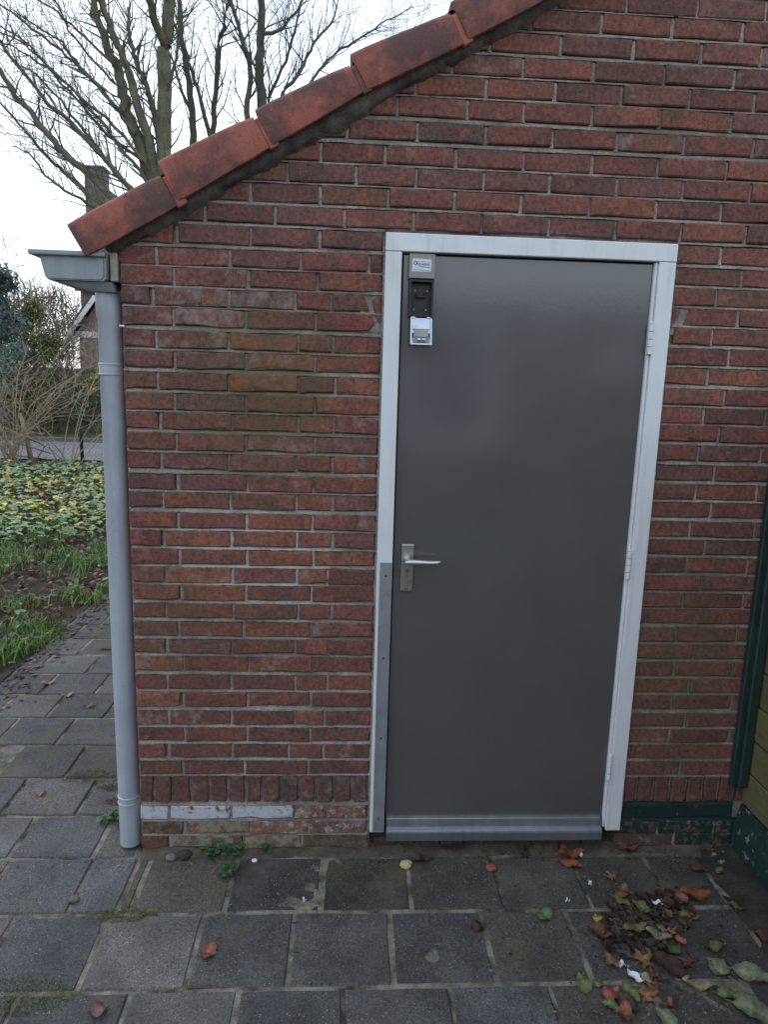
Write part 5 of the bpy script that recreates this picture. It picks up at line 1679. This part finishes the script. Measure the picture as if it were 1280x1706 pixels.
def limb_tree(name, key, Y, widths, bark, label, seed, twig_len=1.5, ground_x=None, lean=0.0):
    rg = random.Random(seed)
    limbs = LIMBS[key]
    x0, z0_ = limbs[0][0]
    e = empty(name, (x0, Y, 0), label, 'tree', 'bare trees behind the shed')
    TV, TF, CV, CF = [], [], [], []
    for li, pl in enumerate(limbs):
        w0, w1 = widths[li]
        dy = 0.0 if li == 0 else rg.uniform(-1.3, 1.3)
        pts = []
        m_ = len(pl)
        tot = 0.0
        pts2 = [Vector((x, Y, z)) for x, z in pl]
        # points along the limb, drifting in depth away from the stem
        dense = []
        for i in range(m_ - 1):
            for s in range(4):
                t = s / 4
                q = pts2[i].lerp(pts2[i + 1], t)
                dense.append(q)
        dense.append(pts2[-1])
        nD = len(dense)
        for i, q in enumerate(dense):
            q.y += dy * i / nD
            if 0 < i < nD - 1:
                q.x += rg.gauss(0, 0.018); q.z += rg.gauss(0, 0.012)
        if li == 0: dense.insert(0, Vector((x0 + 0.05, Y, -0.1)))
        nD = len(dense)
        rad = [w0 + (w1 - w0) * i / (nD - 1) for i in range(nD)]
        if li == 0: rad[0] *= 1.35
        tube(TV if li == 0 else CV, TF if li == 0 else CF, dense, rad, 9 if w0 > .05 else 6, cap=True)
        for i in range(3, nD - 1):
            if dense[i].z < 4.2: continue
            k_ = 1 if w0 > 0.1 else 2
            for q in range(k_):
                if rg.random() < 0.85:
                    d = (dense[i + 1] - dense[i]).normalized()
                    sd = Matrix.Rotation(rg.uniform(0, 6.283), 3, d) @ d.orthogonal().normalized()
                    grow(CV, CF, dense[i], (d * 0.8 + sd * rg.uniform(.4, 1.0) + Vector((0, 0, .15))), rg.uniform(.6, 1.0) * twig_len * (0.8 if w0 < .06 else 1.0), min(rad[i] * 0.42, 0.022), 2, rg)
    obj('trunk', TV, TF, M[bark], e, smooth=True)
    obj('crown', CV, CF, M[bark], e, smooth=True)
    return e
limb_tree('beech_tree', 'A', 14.0, [(.185, .11), (.15, .06), (.105, .05), (.07, .035), (.09, .06), (.06, .016), (.05, .013), (.05, .013), (.095, .03), (.055, .016), (.048, .014), (.045, .012), (.04, .011), (.028, .01), (.028, .009), (.05, .013), (.04, .011), (.04, .015), (.03, .012)],
          'bark_beech', 'many stemmed bare tree spreading left above the roof edge', 3, 1.25)
limb_tree('beech_tree', 'B', 18.0, [(.12, .05), (.085, .03), (.06, .025), (.045, .02)], 'bark_dark', 'slender forked bare tree right of the many stemmed one', 5, 1.5)
limb_tree('beech_tree', 'C', 17.0, [(.16, .08), (.08, .035), (.055, .02), (.05, .018), (.05, .018), (.045, .012), (.04, .012)], 'bark_dark', 'bare tree with upright trunk fanning out above the middle roof tiles', 8, 1.9)

def bare_tree(name, x, y, h, spread, n, bark, label, seed, group, twig=1.2, r0=.09):
    rg = random.Random(seed)
    e = empty(name, (x, y, 0), label, 'tree', group)
    V, F, CV, CF = [], [], [], []
    trunk = [Vector((x, y, -0.1))]
    for i in range(8):
        trunk.append(trunk[-1] + Vector((rg.gauss(0, .05), rg.gauss(0, .05), h * 0.75 / 8)))
    tube(V, F, trunk, [r0 * (1 - 0.085 * i) for i in range(9)], 8)
    for i in range(n):
        k_ = rg.randint(2, 8)
        a = rg.uniform(0, 6.283)
        grow(CV, CF, trunk[k_], (math.cos(a) * spread, math.sin(a) * spread, rg.uniform(.3, 1.2)), h * rg.uniform(.25, .5), 0.028, 3, rg, 0.3, 4, 0.0085)
    obj('trunk', V, F, M[bark], e, smooth=True)
    obj('crown', CV, CF, M[bark], e)
bare_tree('bare_tree', -10.4, 20.6, 3.9, .8, 15, 'twig_grey', 'bare brown garden tree seen left of the gutter', 21, 'bare garden trees beyond the street', r0=.07)
bare_tree('bare_tree', -8.9, 21.3, 3.6, .8, 15, 'twig_grey', 'bare brown garden tree seen just under the gutter', 22, 'bare garden trees beyond the street', r0=.07)
bare_tree('bare_tree', -9.9, 23.5, 4.2, .8, 16, 'twig_grey', 'bare brown tree rising behind the two garden trees', 24, 'bare garden trees beyond the street', r0=.06)
bare_tree('bare_tree', -7.9, 23.2, 3.5, .8, 14, 'twig_grey', 'bare brown tree half hidden by the downpipe', 25, 'bare garden trees beyond the street', r0=.06)
bare_tree('bare_tree', -13.0, 24.0, 5.5, .7, 13, 'twig_grey', 'taller bare tree at the left picture edge behind the evergreen', 23, 'bare garden trees beyond the street', r0=.08)

def bare_shrub(name, x, y, n, h, sp, bark, label, seed, twigs=True, r0=0.011):
    rg = random.Random(seed)
    e = empty(name, (x, y, 0), label, 'shrub', 'bare shrubs by the wire fence')
    V, F = [], []
    for i in range(n):
        a = rg.uniform(0, 6.283); L = h * rg.uniform(.55, 1.1)
        p = Vector((x + rg.gauss(0, .09), y + rg.gauss(0, .09), -0.02))
        d = Vector((math.cos(a) * sp * rg.random(), math.sin(a) * sp * rg.random(), 1)).normalized()
        m_ = 13
        path, rad = [p.copy()], [r0]
        for s in range(m_):
            d = (d + Vector((math.cos(a) * .06, math.sin(a) * .05, -0.055)) + Vector((rg.gauss(0, .07), rg.gauss(0, .07), rg.gauss(0, .05)))).normalized()
            p = p + d * L / m_
            path.append(p.copy()); rad.append(max(0.0032, r0 * (1 - .75 * (s + 1) / m_)))
            if twigs and s > 2 and rg.random() < .7:
                sd = Matrix.Rotation(rg.uniform(0, 6.283), 3, d) @ d.orthogonal().normalized()
                grow(V, F, p, d * .6 + sd * .8, L * rg.uniform(.12, .3), 0.0055, 1, rg, 0.1, 3)
        tube(V, F, path, rad, 5, cap=False)
    obj('branches', V, F, M[bark], e)
    return e
bare_shrub('bare_shrub', -5.75, 11.3, 32, 3.6, .75, 'twig_tan', 'tangled tan bare shrub in front of the street', 31)
bare_shrub('bare_shrub', -4.55, 10.9, 11, 3.2, .9, 'twig_tan', 'thin arching bare shrub next to the downpipe', 32)
bare_shrub('bare_shrub', -7.2, 10.6, 30, 2.5, .8, 'twig_tan', 'bare shrub at the far left picture edge', 33)
V, F = [], []
e = empty('shrub_stump', (-5.5, 11.6, 0), 'thick cut shrub stems leaning at the street edge', 'shrub')
for (dx, dz, r_) in ((-.15, 1.0, .05), (.75, .42, .022), (.55, .7, .03), (.5, .2, .018)):
    tube(V, F, [(-5.5, 11.6, -.05), (-5.5 + dx * .5, 11.6, dz * .55), (-5.5 + dx - (0.5 if dx > .3 else 0) * 2 * (dx > .3), 11.55, dz)], [r_, r_ * .9, r_ * .7], 7)
obj('stems', V, F, M['twig_tan'], e, smooth=True)

# ---- evergreens
def evergreen(name, x, y, h, rx, ry, zlo, n, cols, label, seed, size=(.05, .11), cat='tree', trunk=True, clumps=26):
    rg = random.Random(seed)
    e = empty(name, (x, y, 0), label, cat)
    if trunk:
        V, F = [], []
        tube(V, F, [(x, y, -.1), (x + .03, y, h * .5), (x, y, h * .92)], [.10, .07, .02], 8)
        obj('trunk', V, F, M['bark_dark'], e, smooth=True)
    cl = []
    for i in range(clumps):
        a = rg.uniform(0, 6.283); t = rg.random(); z = zlo + (h - zlo) * t
        k_ = math.sin(math.pi * min(1, 0.18 + t * 0.80)) ** 0.7
        rr = rg.random() ** .5
        cl.append((x + math.cos(a) * rx * rr * k_, y + math.sin(a) * ry * rr * k_, z, rg.uniform(.22, .48) * min(1, (h - zlo) / 2.0), rg.uniform(.65, 1.25)))
    its = []
    for i in range(n):
        cx, cy, cz, cr_, br = rg.choice(cl)
        v = Vector((rg.gauss(0, 1), rg.gauss(0, 1), rg.gauss(0, 1))).normalized() * cr_ * rg.random() ** .4
        c = rg.choice(cols)
        its.append((cx + v.x, cy + v.y, cz + v.z * .8, rg.uniform(*size), rg.uniform(0, 6.3), rg.gauss(0, .8), rg.gauss(0, .8), tuple(q * br * rg.uniform(.75, 1.25) for q in c)))
    scatter('crown', its, M['leaf'], *OV, kind=None, parent=e)
evergreen('evergreen_tree', -9.35, 17.8, 4.9, 1.15, 1.2, 0.6, 9000, [(0.12, 0.18, 0.16), (0.14, 0.21, 0.18), (0.18, 0.25, 0.22), (0.10, 0.15, 0.11)], 'dark blue green evergreen at the left picture edge', 41, (.07, .14), clumps=64)
evergreen('evergreen_tree', -8.75, 19.4, 3.7, .8, .8, .6, 5500, [(0.09, 0.13, 0.05), (0.11, 0.16, 0.06), (0.07, 0.11, 0.05), (0.24, 0.22, 0.06)], 'yellow flecked ivy green bush right of the dark evergreen', 42, (.06, .11), clumps=36)
evergreen('conifer_shrub', -7.3, 20.4, 1.75, 1.5, .9, .25, 4200, [(0.06, 0.11, 0.06), (0.085, 0.15, 0.085), (0.05, 0.09, 0.055)], 'spreading dark green conifer shrub across the street', 43, (.05, .1), 'shrub', False, 30)
evergreen('conifer_shrub', -9.6, 20.6, 1.3, 1.1, .8, .2, 2200, [(0.05, 0.075, 0.035), (0.07, 0.09, 0.045), (0.09, 0.07, 0.04)], 'low mixed shrub across the street behind the tan shrub', 44, (.05, .1), 'shrub', False, 24)
evergreen('garden_hedge', -13.2, 20.5, 2.1, 2.0, .9, .2, 3500, [(0.05, 0.06, 0.035), (0.07, 0.075, 0.04), (0.09, 0.065, 0.045)], 'brownish hedge at far left across the street', 45, (.05, .1), 'hedge', False, 30)
items_x = [(-4.2, 11.9), (-7.9, 11.8)]
evergreen('dark_shrub', -6.85, 11.2, .55, .55, .4, .05, 900, [(0.02, 0.035, 0.025), (0.03, 0.05, 0.03)], 'low dark shrub at the back left of the bed', 46, (.04, .08), 'shrub', False, 12)
evergreen('leafy_shrub', -4.4, 12.1, 1.75, .5, .35, 1.15, 60, [(0.30, 0.33, 0.06), (0.18, 0.25, 0.06)], 'few yellow leaves still hanging beside the downpipe', 47, (.05, .09), 'shrub', False, 8)

# ---- leafless thicket far behind the gardens, one mass
V, F = [], []
rg = random.Random(77)
for i in range(5200):
    x = rg.uniform(-20, -10.7); y = rg.uniform(24.5, 31)
    top = 4.6 + 1.0 * nz(x * 0.7, y * 0.3, 5) + 0.5 * nz(x * 2.2, 1.0)
    z = top * rg.random() ** 0.8
    d = Vector((rg.gauss(0, .55), rg.gauss(0, .4), rg.uniform(.2, 1.2))).normalized()
    L = rg.uniform(.5, 1.5)
    p = Vector((x, y, z)); q = p + d * L * .5 + Vector((rg.gauss(0, .06), 0, rg.gauss(0, .06)))
    r_ = rg.choice([.010, .013, .018, .03])
    tube(V, F, [p, q, q + (d + Vector((rg.gauss(0, .3), 0, rg.gauss(0, .2)))) * L * .5], [r_, r_ * .8, .006], 3, cap=False)
tag(obj('thicket', V, F, M['twig_grey'], origin=(0, 0, 0)), 'grey brown leafless thicket far behind the gardens', 'thicket', kind='stuff')

# ---- board fence behind the gardens
bf = empty('board_fence', (-10, 22.4, 0), 'tall weathered board fence behind the shrubs across the street', 'fence')
bm = bmesh.new()
x = -26.0
while x < -2:
    box_bm(x, x + 0.135, 22.4 + rnd.uniform(-.012, .012), 22.43, 0.0, 2.0 + rnd.uniform(-.02, .02), 0.0, 1, bm)
    x += 0.15
bmobj('boards', bm, M['fence_wood'], bf)['kind'] = 'stuff'
for z in (0.4, 1.6):
    box('rail', -26, -2, 22.44, 22.5, z, z + 0.09, M['fence_wood'], bf)

# ---- far houses
def house(name, x0, x1, y0, y1, eave, ridge, label, chim=None, windows=(), gable_front=False):
    e = empty(name, ((x0 + x1) / 2, y0, 0), label, 'house')
    V = [(x0, y0, 0), (x1, y0, 0), (x1, y1, 0), (x0, y1, 0), (x0, y0, eave), (x1, y0, eave), (x1, y1, eave), (x0, y1, eave)]
    F = [(0, 1, 5, 4), (1, 2, 6, 5), (2, 3, 7, 6), (3, 0, 4, 7)]
    if gable_front:
        xm = (x0 + x1) / 2
        V += [(xm, y0, ridge), (xm, y1, ridge)]; F += [(4, 5, 8), (7, 9, 6)]
    else:
        ym = (y0 + y1) / 2
        V += [(x0, ym, ridge), (x1, ym, ridge)]; F += [(4, 8, 7), (5, 6, 9)]
    w_ = obj('wall', V, F, M['far_brick'], e)
    ov = 0.3
    if gable_front:
        pr = [(x0 - ov, eave - .12), (xm, ridge + .12), (x1 + ov, eave - .12), (x1 + ov, eave + .08), (xm, ridge + .32), (x0 - ov, eave + .08)]
        v, f = prism(pr, 'y', y0 - ov, y1 + ov)
    else:
        pr = [(y0 - ov, eave - .12), (ym, ridge + .12), (y1 + ov, eave - .12), (y1 + ov, eave + .08), (ym, ridge + .32), (y0 - ov, eave + .08)]
        v, f = prism(pr, 'x', x0 - .12, x1 + ov)
    f = f[:-2] + [(0, 1, 4, 5), (1, 2, 3, 4), (6, 11, 10, 7), (7, 10, 9, 8)]
    rf = obj('roof', v, f, M['far_roof'], e)
    if gable_front:
        for s in (-1, 1):
            xe = x0 - ov if s < 0 else x1 + ov
            a = Vector((xe, 0, eave - .10)); b_ = Vector((xm, 0, ridge + .16))
            v, f = prism([(a.x, a.z), (b_.x, b_.z), (b_.x, b_.z - .30), (a.x, a.z - .25)], 'y', y0 - ov - .06, y0 - ov - .01)
            obj('barge_board', v, f, M['white'], e)
        box('fascia', x0 - .1, x1 + .1, y0 - .08, y0 - .01, eave - .25, eave - .02, M['white'], e)
    for (wx0, wx1, wz0, wz1) in windows:
        wd = box('window', wx0, wx1, y0 - .06, y0 + .02, wz0, wz1, M['white'], e)
        n_ = max(1, round((wx1 - wx0) / 0.9))
        ww = (wx1 - wx0 - .12) / n_
        for i in range(n_):
            box('pane', wx0 + .1 + i * ww, wx0 + .02 + (i + 1) * ww, y0 - .075, y0 - .055, wz0 + .1, wz1 - .1, M['glass'], wd)
    if chim:
        cx0, cx1, cy0, cy1, cz0, cz1 = chim
        ch = box('chimney', cx0, cx1, cy0, cy1, cz0, cz1, M['chimney'], e, bev=0.02)
        box('chimney_cap', cx0 - .05, cx1 + .05, cy0 - .05, cy1 + .05, cz1 + .004, cz1 + .08, M['kerb'], ch)
    return e
house('terraced_house', -10.45, 2.0, 28.0, 37.0, 5.3, 8.6, 'brick house behind the trees with tall chimney left of the roof tiles', (-10.10, -9.35, 28.05, 28.8, 5.0, 10.02), [(-8.5, -6.7, .9, 2.3), (-8.5, -6.9, 3.4, 4.7), (-5, -3.2, .9, 2.3)])
house('garden_house', -9.55, -6.6, 25.2, 28.0 - .4, 3.45, 5.6, 'small house with white barge boards seen beside the downpipe', None, [(-8.6, -7.6, 1.0, 2.1)], True)

# ---- the house opposite the shed, behind the viewer (it shows in the sheen of the door)
opp = empty('terraced_house', (3.5, -9.3, 0), 'brick house opposite the shed, mirrored faintly in the grey door', 'house')
box('wall', -3.0, 9.5, -15.0, -9.3, -0.05, 3.0, M['opp_brick'], opp)
box('roof', -3.2, 9.7, -15.2, -9.1, 3.004, 3.16, M['kerb'], opp, bev=0.02)
for (a, b_, c, d) in ((1.55, 3.30, .70, 2.95), (4.9, 6.6, .9, 2.5), (-2.0, -.6, .9, 2.5)):
    wd = box('window', a, b_, -9.36, -9.26, c, d, M['pvc'], opp)  # broad pale frame, widened and whitened to brighten its reflection in the door
    box('pane', a + .30, b_ - .36, -9.258, -9.24, c + .38, d - .25, M['glass'], wd)
